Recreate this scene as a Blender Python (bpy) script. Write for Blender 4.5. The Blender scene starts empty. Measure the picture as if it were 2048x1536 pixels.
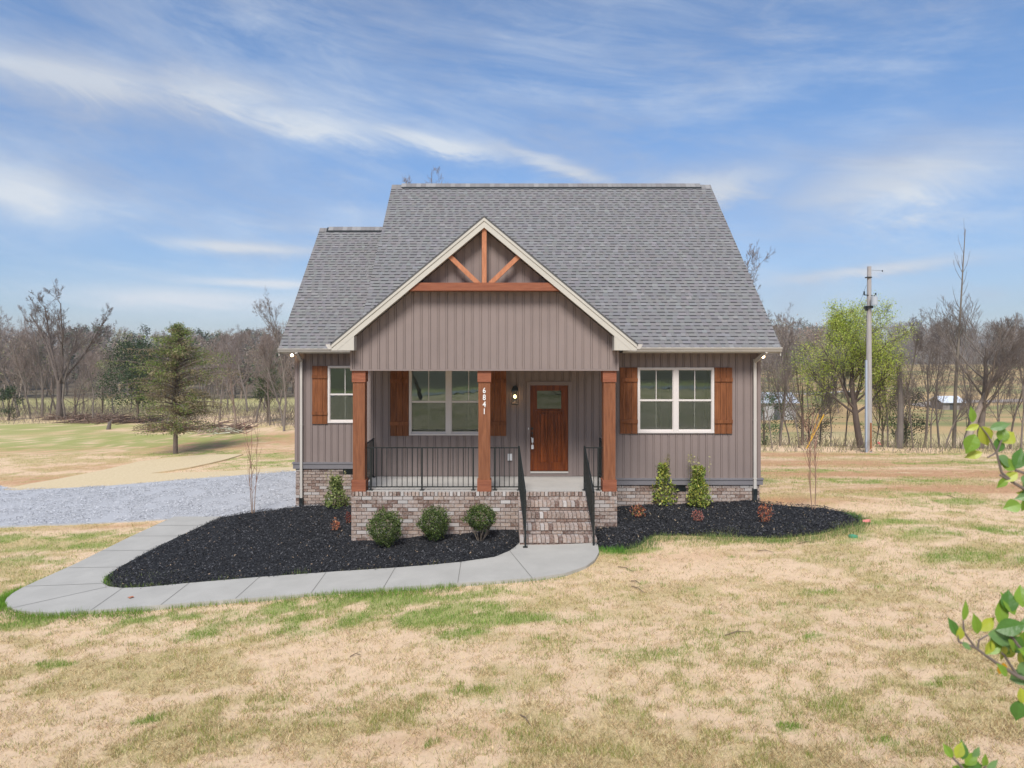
import bpy, math, random
import numpy as np
from mathutils import Vector
from mathutils.geometry import delaunay_2d_cdt
R = math.radians
S = bpy.context.scene
C = S.collection

# ------------------------------------------------------------------ camera
F = 1365.0            # focal length in photo pixels
HX, HY = 1000.0, 711.0
CZ = 3.69
cam = bpy.data.cameras.new('camera'); co = bpy.data.objects.new('camera', cam); C.objects.link(co)
co.location = (0, 0, CZ); co.rotation_euler = (R(90), 0, 0)
cam.sensor_width = 36; cam.lens = 24.0
cam.shift_x = (1024-HX)/2048; cam.shift_y = -(768-HY)/2048
cam.dof.use_dof = True; cam.dof.focus_distance = 15; cam.dof.aperture_fstop = 4.5
cam.clip_start = 0.05; cam.clip_end = 4000
S.camera = co
S.view_settings.view_transform = 'Standard'; S.view_settings.look = 'None'
S.view_settings.exposure = 0.82; S.view_settings.gamma = 1
S.cycles.max_bounces = 8; S.cycles.transparent_max_bounces = 12
S.cycles.caustics_reflective = False; S.cycles.caustics_refractive = False

# ------------------------------------------------------------------ sun and sky
SUN_EL, SUN_AZ = 50, 190     # azimuth clockwise from +Y (behind the camera, a bit left)
sd = bpy.data.lights.new('sun', 'SUN'); sd.energy = 2.5; sd.angle = R(20); sd.color = (1, .955, .90)
so = bpy.data.objects.new('sun', sd); C.objects.link(so)
d = Vector((math.sin(R(SUN_AZ))*math.cos(R(SUN_EL)), math.cos(R(SUN_AZ))*math.cos(R(SUN_EL)), math.sin(R(SUN_EL))))
so.rotation_euler = d.to_track_quat('Z', 'Y').to_euler(); so.location = d*60

W = bpy.data.worlds.new('World'); S.world = W; W.use_nodes = True
wt = W.node_tree; wt.nodes.clear()
def wn(t, **k):
    n = wt.nodes.new(t)
    for a, b in k.items(): setattr(n, a, b)
    return n
def lk(a, b): wt.links.new(a, b)
def M(op, *a, clamp=False):
    n = wn('ShaderNodeMath', operation=op, use_clamp=clamp)
    for i, v in enumerate(a):
        if isinstance(v, (int, float)): n.inputs[i].default_value = v
        else: lk(v, n.inputs[i])
    return n.outputs[0]
wo = wn('ShaderNodeOutputWorld'); bg = wn('ShaderNodeBackground'); lk(bg.outputs[0], wo.inputs[0])
bg.inputs[1].default_value = 0.10
sky = wn('ShaderNodeTexSky', sky_type='NISHITA'); sky.sun_disc = False
sky.sun_elevation = R(SUN_EL); sky.sun_rotation = R(SUN_AZ)
sky.air_density = 1.0; sky.dust_density = 0.6; sky.ozone_density = 3.0
tc = wn('ShaderNodeTexCoord'); sx = wn('ShaderNodeSeparateXYZ'); lk(tc.outputs['Generated'], sx.inputs[0])
X_, Y_, Z_ = sx.outputs
az = M('ARCTAN2', X_, Y_)
el = M('ARCSINE', Z_)
def noise(vec, scale, detail=6, rough=.55, lac=2.0, dist=0):
    n = wn('ShaderNodeTexNoise'); n.inputs['Scale'].default_value = scale; n.inputs['Detail'].default_value = detail
    n.inputs['Roughness'].default_value = rough; n.inputs['Distortion'].default_value = dist
    n.inputs['Lacunarity'].default_value = lac
    lk(vec, n.inputs['Vector']); return n.outputs['Fac']
def comb(x, y, z=0.0):
    n = wn('ShaderNodeCombineXYZ')
    for i, v in enumerate((x, y, z)):
        if isinstance(v, (int, float)): n.inputs[i].default_value = v
        else: lk(v, n.inputs[i])
    return n.outputs[0]
def ramp(v, a, b):
    n = wn('ShaderNodeMapRange', interpolation_type='SMOOTHSTEP'); lk(v, n.inputs[0])
    n.inputs[1].default_value = a; n.inputs[2].default_value = b
    return n.outputs[0]
# streaky cirrus coordinates: long along azimuth, tilted
tilt = M('ADD', el, M('MULTIPLY', az, 0.16))
cv = comb(M('MULTIPLY', az, 1.2), M('MULTIPLY', tilt, 5.5), 3.1)
n1 = noise(cv, 1.7, 9, .64, 2.1, .6)
n2 = noise(comb(M('MULTIPLY', az, 3.4), M('MULTIPLY', tilt, 11.0), 8.0), 1.9, 9, .66, 2.1, .9)
n3 = noise(comb(M('MULTIPLY', az, 2.0), M('MULTIPLY', el, 4.6), 5.7), 1.4, 5, .5)
def band(az0, el0, slope, wid, length, curve=0.0, warp=.05):
    """soft elongated cloud centred on a sky direction (azimuth, elevation)"""
    da = M('SUBTRACT', az, az0)
    c = M('ADD', M('MULTIPLY', da, slope), M('MULTIPLY', M('MULTIPLY', da, da), curve))
    de = M('SUBTRACT', M('SUBTRACT', el, el0), c)
    de = M('ADD', de, M('MULTIPLY', M('SUBTRACT', n2, .5), warp))
    a = M('DIVIDE', de, wid); b = M('DIVIDE', da, length)
    return M('EXPONENT', M('MULTIPLY', M('ADD', M('MULTIPLY', a, a), M('MULTIPLY', b, b)), -1.0))
white = None
for b in [(-.56, .336, .03, .030, .20, 0, .035), (-.40, .340, -.04, .030, .13, 0, .05), (-.28, .320, -.13, .020, .13, 0, .05), (-.09, .300, -.14, .013, .13, 0, .04), (.08, .270, -.30, .011, .10, 0, .04),
          (-.61, .190, -.05, .036, .08, 0, .04), (-.36, .147, -.03, .008, .10, 0, .015), (-.42, .075, -.02, .014, .13, 0, .02),
          (-.33, .100, 0, .006, .10, 0, .015), (.52, .215, .05, .045, .14, 0, .10), (.50, .11, .08, .008, .10, 0, .03), (.30, .235, .05, .03, .12, 0, .08)]:
    v = band(*b); white = v if white is None else M('MAXIMUM', white, v)
thin = M('MULTIPLY', ramp(n1, .36, .74), .78)
wisp = M('MULTIPLY', ramp(n2, .44, .80), .36)
tex = M('ADD', .48, M('MULTIPLY', n2, .70))
dens = M('ADD', M('MULTIPLY', white, tex), M('MULTIPLY', M('ADD', thin, wisp), .60), clamp=True)
dens = M('MULTIPLY', dens, .95, clamp=True)
veil = M('MULTIPLY', ramp(el, .30, .0), .10)
dens = M('ADD', dens, veil, clamp=True)
grey = M('MULTIPLY', ramp(n3, .38, .60), M('SUBTRACT', 1.0, M('MULTIPLY', white, .6)), clamp=True)
ccol = wn('ShaderNodeMix', data_type='RGBA'); lk(grey, ccol.inputs[0])
ccol.inputs[6].default_value = (4.0, 4.35, 4.8, 1); ccol.inputs[7].default_value = (2.7, 2.95, 3.55, 1)
sk = wn('ShaderNodeMix', data_type='RGBA', blend_type='MULTIPLY'); sk.inputs[0].default_value = 1
lk(sky.outputs[0], sk.inputs[6]); sk.inputs[7].default_value = (.74, .84, .93, 1)
hz = wn('ShaderNodeMix', data_type='RGBA', blend_type='MULTIPLY'); hz.inputs[0].default_value = 1; lk(sk.outputs[2], hz.inputs[6])
hc = wn('ShaderNodeMix', data_type='RGBA'); lk(ramp(el, .0, .42), hc.inputs[0]); hc.inputs[6].default_value = (.68, .64, .70, 1); hc.inputs[7].default_value = (1, 1, 1, 1); lk(hc.outputs[2], hz.inputs[7])
# bright cloud deck added to the sky behind the camera as soft neutral front fill
back = M('MULTIPLY', ramp(Y_, -.05, -.6), M('ADD', .40, M('MULTIPLY', n1, .5)))
dens = M('MAXIMUM', dens, back, clamp=True)
mx = wn('ShaderNodeMix', data_type='RGBA'); lk(dens, mx.inputs[0]); lk(hz.outputs[2], mx.inputs[6]); lk(ccol.outputs[2], mx.inputs[7])
lk(mx.outputs[2], bg.inputs[0])

# ------------------------------------------------------------------ helpers
rng = np.random.default_rng(7)
rnd = random.Random(11)

def tag(o, label=None, cat=None, group=None, kind=None):
    if label: o['label'] = label
    if cat: o['category'] = cat
    if group: o['group'] = group
    if kind: o['kind'] = kind
    return o
WL = {}
def empty(name, loc=(0, 0, 0), rz=0, scale=1):
    o = bpy.data.objects.new(name, None); C.objects.link(o)
    o.location = loc; o.rotation_euler = (0, 0, rz); o.scale = (scale,)*3
    o.empty_display_size = .2
    WL[o] = Vector(loc); return o
def link(name, me, parent=None, local=False):
    o = bpy.data.objects.new(name, me); C.objects.link(o)
    WL[o] = Vector((0, 0, 0))
    if parent is not None:
        o.parent = parent
        if not local: o.location = -WL[parent]      # geometry is in world coordinates
        else: WL[o] = Vector((0, 0, 0))
    return o
def mesh_np(name, v, f, mat, col=None, smooth=False):
    """v (n,3), f (m,k) same vertex count per face"""
    me = bpy.data.meshes.new(name)
    v = np.asarray(v, np.float32); f = np.asarray(f, np.int32)
    me.vertices.add(len(v)); me.vertices.foreach_set('co', v.ravel())
    k = f.shape[1]
    me.loops.add(f.size); me.loops.foreach_set('vertex_index', f.ravel())
    me.polygons.add(len(f)); me.polygons.foreach_set('loop_start', np.arange(0, f.size, k, dtype=np.int32))
    try: me.polygons.foreach_set('loop_total', np.full(len(f), k, np.int32))
    except Exception: pass
    if smooth: me.polygons.foreach_set('use_smooth', np.ones(len(f), bool))
    me.update(calc_edges=True)
    if col is not None:
        col = np.asarray(col, np.float32)
        if col.shape[1] == 3: col = np.hstack([col, np.ones((len(col), 1), np.float32)])
        dom = 'FACE' if len(col) == len(f) else 'POINT'
        a = me.attributes.new('col', 'FLOAT_COLOR', dom); a.data.foreach_set('color', col.ravel())
    me.materials.append(mat)
    return me
class MB:
    def __init__(s): s.v = []; s.f = []; s.c = []
    def face(s, pts, c=(1, 1, 1)):
        b = len(s.v); s.v += [tuple(p) for p in pts]; s.f.append(tuple(range(b, b+len(pts)))); s.c.append(c)
    def hexa(s, p, c=(1, 1, 1)):   # p: 8 points, bottom 4 ccw, top 4
        b = len(s.v); s.v += [tuple(q) for q in p]
        for q in ((3, 2, 1, 0), (4, 5, 6, 7), (0, 1, 5, 4), (1, 2, 6, 5), (2, 3, 7, 6), (3, 0, 4, 7)):
            s.f.append(tuple(b+i for i in q)); s.c.append(c)
    def box(s, x0, x1, y0, y1, z0, z1, c=(1, 1, 1)):
        s.hexa([(x0, y0, z0), (x1, y0, z0), (x1, y1, z0), (x0, y1, z0), (x0, y0, z1), (x1, y0, z1), (x1, y1, z1), (x0, y1, z1)], c)
    def bar(s, a, b, w, h, up=(0, 0, 1), c=(1, 1, 1)):
        a = Vector(a); b = Vector(b); d = (b-a).normalized(); up = Vector(up)
        sd_ = d.cross(up).normalized()*w/2; u = sd_.cross(d).normalized()*h/2
        s.hexa([a-sd_-u, a+sd_-u, b+sd_-u, b-sd_-u, a-sd_+u, a+sd_+u, b+sd_+u, b-sd_+u], c)
    def tube(s, a, b, r0, r1=None, n=8, c=(1, 1, 1), caps=True):
        r1 = r0 if r1 is None else r1
        a = Vector(a); b = Vector(b); d = (b-a).normalized()
        t = Vector((1, 0, 0)) if abs(d.x) < .8 else Vector((0, 1, 0))
        u = d.cross(t).normalized(); w = d.cross(u); k = len(s.v)
        for i in range(n):
            q = u*math.cos(2*math.pi*i/n)+w*math.sin(2*math.pi*i/n)
            s.v.append(tuple(a+q*r0)); s.v.append(tuple(b+q*r1))
        for i in range(n):
            j = (i+1) % n
            s.f.append((k+2*i, k+2*i+1, k+2*j+1, k+2*j)); s.c.append(c)
        if caps:
            s.f.append(tuple(k+2*i for i in range(n))); s.c.append(c)
            s.f.append(tuple(k+2*i+1 for i in reversed(range(n)))); s.c.append(c)
    def prism(s, poly, a, b, axis='y', c=(1, 1, 1)):
        """poly in the plane across axis, extruded a..b"""
        def P(p, t): return {'y': (p[0], t, p[1]), 'x': (t, p[0], p[1]), 'z': (p[0], p[1], t)}[axis]
        k = len(s.v); n = len(poly)
        s.v += [P(p, a) for p in poly]+[P(p, b) for p in poly]
        s.f.append(tuple(range(k, k+n))); s.c.append(c)
        s.f.append(tuple(range(k+2*n-1, k+n-1, -1))); s.c.append(c)
        for i in range(n):
            j = (i+1) % n; s.f.append((k+i, k+n+i, k+n+j, k+j)); s.c.append(c)
    def ball(s, c0, r, n=8, m=6, c=(1, 1, 1), sq=(1, 1, 1)):
        k = len(s.v)
        for i in range(m+1):
            th = math.pi*i/m
            for j in range(n):
                ph = 2*math.pi*j/n
                s.v.append((c0[0]+r*sq[0]*math.sin(th)*math.cos(ph), c0[1]+r*sq[1]*math.sin(th)*math.sin(ph), c0[2]+r*sq[2]*math.cos(th)))
        for i in range(m):
            for j in range(n):
                s.f.append((k+i*n+j, k+(i+1)*n+j, k+(i+1)*n+(j+1) % n, k+i*n+(j+1) % n)); s.c.append(c)
    def build(s, name, mat, parent=None, local=False, smooth=False):
        me = bpy.data.meshes.new(name); me.from_pydata(s.v, [], s.f)
        a = me.attributes.new('col', 'FLOAT_COLOR', 'FACE')
        a.data.foreach_set('color', np.array([(*c[:3], 1) for c in s.c], np.float32).ravel())
        import bmesh
        bm = bmesh.new(); bm.from_mesh(me); bmesh.ops.recalc_face_normals(bm, faces=bm.faces); bm.to_mesh(me); bm.free()
        if smooth: me.polygons.foreach_set('use_smooth', np.ones(len(me.polygons), bool))
        me.materials.append(mat); me.update()
        return link(name, me, parent, local)

# ------------------------------------------------------------------ materials
def mat(name, base=(.5, .5, .5), rough=.7, var=.0, vscale=6, vec=(1, 1, 1), base2=None, bump=0, bscale=40, bvec=None,
        attr=False, spec=.3, metal=0, emit=None, estr=0, trans=None, detail=5, coat=0):
    m = bpy.data.materials.new(name); m.use_nodes = True; t = m.node_tree; N = t.nodes; L = t.links
    p = N['Principled BSDF']; p.inputs['Roughness'].default_value = rough; p.inputs['Metallic'].default_value = metal
    p.inputs['Specular IOR Level'].default_value = spec
    if coat: p.inputs['Coat Weight'].default_value = coat; p.inputs['Coat Roughness'].default_value = .2
    tcn = N.new('ShaderNodeTexCoord')
    def nz(scale, vv, det=5):
        mp = N.new('ShaderNodeMapping'); mp.inputs['Scale'].default_value = vv; L.new(tcn.outputs['Object'], mp.inputs[0])
        n = N.new('ShaderNodeTexNoise'); n.inputs['Scale'].default_value = scale; n.inputs['Detail'].default_value = det
        n.inputs['Roughness'].default_value = .62
        L.new(mp.outputs[0], n.inputs['Vector']); return n.outputs['Fac']
    cs = None
    if base2 is not None or var:
        b2 = base2 if base2 is not None else tuple(x*(1-var) for x in base)
        b1 = base if base2 is not None else tuple(min(1, x*(1+var)) for x in base)
        mr = N.new('ShaderNodeMapRange'); mr.inputs[1].default_value = .3; mr.inputs[2].default_value = .7
        L.new(nz(vscale, vec, detail), mr.inputs[0])
        mxn = N.new('ShaderNodeMix'); mxn.data_type = 'RGBA'; L.new(mr.outputs[0], mxn.inputs[0])
        mxn.inputs[6].default_value = (*b1, 1); mxn.inputs[7].default_value = (*b2, 1); cs = mxn.outputs[2]
    if attr:
        at = N.new('ShaderNodeAttribute'); at.attribute_name = 'col'
        if cs is None: cs = at.outputs['Color']
        else:
            mu = N.new('ShaderNodeMix'); mu.data_type = 'RGBA'; mu.blend_type = 'MULTIPLY'; mu.inputs[0].default_value = 1
            L.new(cs, mu.inputs[6]); L.new(at.outputs['Color'], mu.inputs[7]); cs = mu.outputs[2]
    if cs is None: p.inputs['Base Color'].default_value = (*base, 1)
    else: L.new(cs, p.inputs['Base Color'])
    if bump:
        b = N.new('ShaderNodeBump'); b.inputs['Strength'].default_value = min(1, bump); b.inputs['Distance'].default_value = .01*max(1, bump)
        L.new(nz(bscale, bvec or vec, 4), b.inputs['Height']); L.new(b.outputs[0], p.inputs['Normal'])
    if emit: p.inputs['Emission Color'].default_value = (*emit, 1); p.inputs['Emission Strength'].default_value = estr
    if trans:
        out = N['Material Output']; tr = N.new('ShaderNodeBsdfTranslucent'); ms = N.new('ShaderNodeMixShader'); ms.inputs[0].default_value = trans
        if cs is not None: L.new(cs, tr.inputs[0])
        else: tr.inputs[0].default_value = (*base, 1)
        L.new(p.outputs[0], ms.inputs[1]); L.new(tr.outputs[0], ms.inputs[2]); L.new(ms.outputs[0], out.inputs[0])
    return m
def wood(name, a, b, axis):
    vv = {'z': (6, 6, .55), 'x': (.55, 6, 6), 'd': (7, 7, 2)}[axis]
    return mat(name, a, .75, base2=b, vscale=4, vec=vv, bump=.5, bscale=14, bvec=vv, spec=.25, attr=True, detail=8)
MT = {}
MT['siding'] = mat('siding', (.235, .187, .172), .62, var=.05, vscale=1.3, bump=.15, bscale=60, bvec=(1, 1, .2), spec=.3)
MT['trimgrey'] = mat('band_trim', (.185, .175, .185), .6, var=.06, vscale=2)
MT['fascia'] = mat('fascia', (.50, .475, .42), .5, var=.05, vscale=1.5)
MT['gutter'] = mat('gutter', (.50, .47, .43), .4, var=.06, vscale=1.5)
MT['soffit'] = mat('soffit', (.42, .38, .34), .6)
MT['wood'] = wood('stained_post', (.275, .113, .054), (.155, .055, .026), 'z')
MT['woodx'] = wood('stained_beam', (.31, .115, .062), (.20, .066, .036), 'x')
MT['woodl'] = wood('stained_brace', (.52, .225, .12), (.38, .15, .075), 'd')
MT['shutter'] = wood('stained_shutter', (.27, .10, .038), (.125, .042, .016), 'z')
MT['door'] = wood('stained_door', (.24, .060, .013), (.07, .016, .006), 'z'); MT['door'].node_tree.nodes['Principled BSDF'].inputs['Roughness'].default_value = .38
MT['frame'] = mat('window_vinyl', (.66, .61, .58), .45, spec=.4)
MT['black'] = mat('black_metal', (.012, .016, .016), .4, spec=.5, var=.2)
MT['concrete'] = mat('concrete', (.395, .38, .345), .85, var=.08, vscale=1.6, bump=.25, bscale=90)
MT['slab'] = mat('porch_concrete', (.42, .40, .37), .8, var=.08, vscale=2, bump=.2, bscale=60)
MT['wallin'] = mat('interior_paint', (.52, .54, .54), .9)
MT['doorin'] = mat('interior_door_paint', (.80, .81, .81), .6)
MT['woodfloor'] = mat('interior_floor', (.20, .14, .09), .5, var=.2, vscale=3, vec=(1, 8, 1))
MT['roofback'] = mat('roof_deck', (.10, .10, .10), .9)
MT['white'] = mat('white_plastic', (.72, .72, .72), .5)
MT['bulb'] = mat('warm_bulb', (1, .8, .5), .5, emit=(1, .62, .25), estr=9)
MT['spot'] = mat('flood_bulb', (1, .8, .5), .5, emit=(1, .72, .42), estr=10)

def brick_material():
    m = bpy.data.materials.new('whitewashed_brick'); m.use_nodes = True; t = m.node_tree; N = t.nodes; L = t.links
    p = N['Principled BSDF']; p.inputs['Roughness'].default_value = .9; p.inputs['Specular IOR Level'].default_value = .2
    at = N.new('ShaderNodeAttribute'); at.attribute_name = 'col'
    tcn = N.new('ShaderNodeTexCoord')
    def nz(sc, det, ro=.65):
        n = N.new('ShaderNodeTexNoise'); n.inputs['Scale'].default_value = sc; n.inputs['Detail'].default_value = det; n.inputs['Roughness'].default_value = ro
        L.new(tcn.outputs['Object'], n.inputs['Vector']); return n.outputs['Fac']
    mr = N.new('ShaderNodeMapRange'); mr.inputs[1].default_value = .46; mr.inputs[2].default_value = .62
    L.new(nz(26, 6), mr.inputs[0])
    ml = N.new('ShaderNodeMath'); ml.operation = 'MULTIPLY'; L.new(mr.outputs[0], ml.inputs[0]); L.new(at.outputs['Alpha'], ml.inputs[1])
    mx_ = N.new('ShaderNodeMix'); mx_.data_type = 'RGBA'; L.new(ml.outputs[0], mx_.inputs[0])
    L.new(at.outputs['Color'], mx_.inputs[6]); mx_.inputs[7].default_value = (.43, .385, .355, 1)
    L.new(mx_.outputs[2], p.inputs['Base Color'])
    b = N.new('ShaderNodeBump'); b.inputs['Strength'].default_value = .7; b.inputs['Distance'].default_value = .008
    L.new(nz(60, 4), b.inputs['Height']); L.new(b.outputs[0], p.inputs['Normal'])
    return m
MT['brick'] = brick_material()

def shingle_material():
    return mat('asphalt_shingle', (1.06, 1.05, 1.06), .95, base2=(.86, .86, .88), vscale=55, detail=3, attr=True, bump=.5, bscale=250, spec=.15)
MT['shingle'] = shingle_material()

def glass_material():
    m = bpy.data.materials.new('window_glass'); m.use_nodes = True; t = m.node_tree; N = t.nodes; L = t.links
    N.remove(N['Principled BSDF'])
    tr = N.new('ShaderNodeBsdfTransparent'); tr.inputs[0].default_value = (.66, .69, .67, 1)
    gl = N.new('ShaderNodeBsdfGlossy'); gl.inputs['Roughness'].default_value = .0; gl.inputs[0].default_value = (.80, 1, .93, 1)
    bn = N.new('ShaderNodeBump'); bn.inputs['Strength'].default_value = .05; bn.inputs['Distance'].default_value = .01; nn_ = N.new('ShaderNodeTexNoise'); nn_.inputs['Scale'].default_value = 4; tn = N.new('ShaderNodeTexCoord'); L.new(tn.outputs['Object'], nn_.inputs['Vector']); L.new(nn_.outputs['Fac'], bn.inputs['Height']); L.new(bn.outputs[0], gl.inputs['Normal'])
    ms = N.new('ShaderNodeMixShader'); ms.inputs[0].default_value = .19
    L.new(tr.outputs[0], ms.inputs[1]); L.new(gl.outputs[0], ms.inputs[2]); L.new(ms.outputs[0], N['Material Output'].inputs[0])
    return m
MT['glass'] = glass_material(); MT['glassd'] = glass_material(); MT['glassd'].node_tree.nodes['Transparent BSDF'].inputs[0].default_value = (.16, .20, .17, 1); MT['glassd'].node_tree.nodes['Mix Shader'].inputs[0].default_value = .09
def screen_material():
    m = bpy.data.materials.new('insect_screen'); m.use_nodes = True; t = m.node_tree; N = t.nodes; L = t.links
    p = N['Principled BSDF']; p.inputs['Base Color'].default_value = (.06, .065, .065, 1); p.inputs['Roughness'].default_value = .8
    tr = N.new('ShaderNodeBsdfTransparent'); ms = N.new('ShaderNodeMixShader'); ms.inputs[0].default_value = .25
    L.new(tr.outputs[0], ms.inputs[1]); L.new(p.outputs[0], ms.inputs[2]); L.new(ms.outputs[0], N['Material Output'].inputs[0])
    return m
MT['screen'] = screen_material()

# ------------------------------------------------------------------ numpy noise and terrain
def vnoise(x, y, seed=0):
    xi = np.floor(x).astype(np.int64); yi = np.floor(y).astype(np.int64); xf = x-xi; yf = y-yi
    u = xf*xf*(3-2*xf); w = yf*yf*(3-2*yf)
    def h(a, b):
        n = (a*374761393+b*668265263+seed*974634777) & 0x7fffffff
        n = ((n ^ (n >> 13))*1274126177) & 0x7fffffff
        n = (n ^ (n >> 16)) & 0xffff
        return n/65535.0
    return (h(xi, yi)*(1-u)+h(xi+1, yi)*u)*(1-w)+(h(xi, yi+1)*(1-u)+h(xi+1, yi+1)*u)*w
def fbm(x, y, seed=0, octs=4, gain=.5):
    s = 0; a = 1; t = 0
    for i in range(octs):
        s = s+a*vnoise(x*2**i, y*2**i, seed+i*17); t += a; a *= gain
    return s/t
def sst(a, b, x):
    t = np.clip((x-a)/(b-a), 0, 1); return t*t*(3-2*t)
def zt(X, Y):
    X = np.asarray(X, float); Y = np.asarray(Y, float)
    l = -1.1*(1-np.exp(np.minimum(X, 0)/12))
    r = .045*np.clip(X-1, 0, 7)
    z = np.where(X < 0, l, r)
    w = sst(2, 9, X)
    crest = np.clip(33.5-.4*(X-12.5), 22, 40)
    z = z-w*.074*np.clip(np.minimum(Y, crest)-17, 0, 60)
    z = z-w*6.0*sst(0, 34, Y-crest)
    z = z+w*6.0*sst(90, 290, Y)+w*13*sst(285, 480, Y)
    lw = 1-sst(-6, 4, X)
    z = z-lw*1.2*sst(55, 95, Y)+lw*9*sst(105, 260, Y)
    m = 1-lw-w
    z = z-np.clip(m, 0, 1)*3*sst(40, 80, Y)
    z = z+13*sst(-46, -170, Y)
    return z
def at(px, py, dz=0):
    """ground point seen at a photo pixel"""
    a = (px-HX)/F; b = (HY-py)/F
    D = 4.0
    for i in range(4000):
        if CZ+b*D <= float(zt(a*D, D))+dz: break
        D += .02 if D < 40 else .1
    return (a*D, D)
def world_z(py, D): return CZ+(HY-py)*D/F

# gently warped grid, dense in the front yard
def axis(lo, hi, dense0, dense1, step, g=1.18):
    a = list(np.arange(dense0, dense1+1e-6, step)); s = step
    while a[-1] < hi: s *= g; a.append(a[-1]+s)
    s = step
    while a[0] > lo: s *= g; a.insert(0, a[0]-s)
    return np.array(a)
gx = axis(-620, 620, -19, 19, .125, 1.10); gy = axis(-230, 620, 5, 31, .125, 1.07)
GX, GY = np.meshgrid(gx, gy)
# colour masks -------------------------------------------------------------
def ell(x, y, px, py, rx, ry, amt=1.0, rot=0, soft=.6):
    """world ellipse patch centred on the ground point of the photo pixel; rx, ry metres"""
    cx, cy = at(px, py)
    dx, dy = x-cx, y-cy; c, s = math.cos(R(rot)), math.sin(R(rot))
    q = ((dx*c+dy*s)/rx)**2+((-dx*s+dy*c)/ry)**2
    return amt*np.exp(-q*1.2)
def masks(x, y):
    n = fbm(x*.55, y*.8, 3, 5); nf = fbm(x*2.3, y*3.0, 9, 4); nn = fbm(x*.16, y*.22, 21, 3); nf2 = fbm(x*6, y*7, 77, 3)
    g = np.zeros_like(x)
    for p in [(760, 1200, 2.2, .42, 1.0), (880, 1225, 1.3, .5, 1.1), (640, 1240, 2.4, .5, .75), (1010, 1232, 1.0, .3, .9), (930, 1265, .5, .3, .9), (560, 1212, 1.6, .35, .8),
              (10, 1200, .7, .9, 1.3), (60, 1240, 1.2, .35, .9), (250, 1236, 1.6, .2, .8), (400, 1228, 2, .25, .7),
              (60, 1075, 3.5, .5, .9), (160, 1090, 2, .4, .8), (30, 1120, 1.5, .5, .6), (1120, 1235, .7, .25, .6), (1230, 1195, .5, .2, .5),
              (1760, 1040, 1.2, .35, .8), (1700, 1075, 1.6, .3, .6), (1560, 1078, 1.6, .25, .7), (1440, 1085, 1.4, .2, .55), (1250, 1100, .9, .2, .8),
              (1800, 985, 1.6, .5, .7), (1900, 1000, 1.5, .5, .7), (1700, 960, 3.5, .9, .7), (1900, 1060, 2.5, .5, .6), (1620, 940, 3, .7, .75), (1900, 925, 3.5, .8, .9), (1980, 1110, 2, .5, .6),
              (1800, 908, 4, .8, .8), (1350, 1290, 2, .8, .35), (1500, 1400, 1.5, .5, .3), (650, 1400, 1.5, .6, .25), (1780, 1170, .25, .12, .8), (1640, 1180, .3, .15, .8)]:
        g = np.maximum(g, ell(x, y, *p))
    far = sst(24, 30, y)*(1-sst(-3, 3, x))
    gf = np.zeros_like(x)
    for p in [(180, 880, 9, 5, 1.2), (330, 880, 7, 4, 1.1), (60, 855, 10, 5, 1.2), (400, 905, 3, 1.5, .9), (520, 910, 4, 1.5, .8), (250, 955, 3, .7, .7), (560, 925, 3, 1, .9)]:
        gf = np.maximum(gf, ell(x, y, *p))
    g = np.maximum(g, gf)
    g = np.clip(g*(.25+1.1*sst(.28, .62, nf)), 0, 1.15)
    g = g+.30*sst(.52, .72, nf)*sst(.45, .6, n)
    spots = sst(.70, .78, fbm(x*1.7, y*2.4, 131, 3))*.8
    g = np.maximum(g, spots*sst(.50, .62, fbm(x*5, y*6, 132, 2)))
    g = np.maximum(g, sst(45, 60, y)*(.75*sst(-1, -12, x)+.35*sst(2, 9, x)))
    g = np.maximum(g, sst(2, -8, y)*(.35+.45*sst(-36, -41, y)))
    # bare reddish soil
    d = np.zeros_like(x)
    for p in [(1640, 925, 5, 1.6, 1.3), (1850, 945, 7, 1.4, 1.4), (2000, 975, 4, 1.1, 1.4), (1600, 908, 5, 1.4, 1.2), (1560, 1000, 1.4, .5, .95), (1640, 1000, 2.0, .5, .6), (470, 885, 6, 3.5, 1.0), (560, 875, 5, 3.5, 1.0),
              (80, 960, 4, 1.2, .9), (60, 900, 6, 2, .55), (250, 930, 4, 1.3, .6), (1380, 1110, 1.2, .4, .3), (590, 900, 4, 2, .6), (250, 1050, 2.0, .25, .6), (900, 1470, 1, .2, .45), (200, 865, 9, 2, .25)]:
        d = np.maximum(d, ell(x, y, *p))
    d = np.clip(d*1.25*sst(.18, .52, .5*fbm(x*.5+y*.3, y*1.6, 41, 5, .6)+.5*fbm(x*2.2, y*4, 42, 4, .6)), 0, 1)
    # pale bare patches against denser straw turf
    b = sst(.41, .57, .62*fbm(x*.55+y*.25, y*.95-x*.1, 55, 6, .6)+.38*fbm(x*2.1-y*.5, y*3.1, 56, 4, .6))
    for p in [(1340, 1140, 1.9, .9, .95), (1450, 1210, 1.8, .7, .8), (1250, 1150, .6, .4, .8), (1700, 1120, 1.5, .5, .5), (960, 1290, .9, .35, .9), (880, 1340, .6, .25, .9), (1060, 1250, .6, .2, .9),
              (1480, 1090, 2.4, .3, .9), (600, 1290, .8, .3, .6), (300, 1290, .9, .3, .4), (820, 1480, .5, .3, .7)]:
        b = np.maximum(b, ell(x, y, *p))
    b = np.clip(b*(.6+.8*nf2), 0, 1)
    return np.clip(g, 0, 1), np.clip(d, 0, 1), b
Gm, Dm, Bm = masks(GX, GY)
bumpz = (fbm(GX*.7, GY*.7, 5, 4)-.5)*.05+(fbm(GX*4, GY*4, 6, 3)-.5)*.018
near = 1-sst(28, 40, np.abs(GY-14))
HB = zt(GX, GY)+(bumpz-.03)*near
v = np.stack([GX, GY, HB], -1).reshape(-1, 3)
ny, nx = GX.shape
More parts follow.
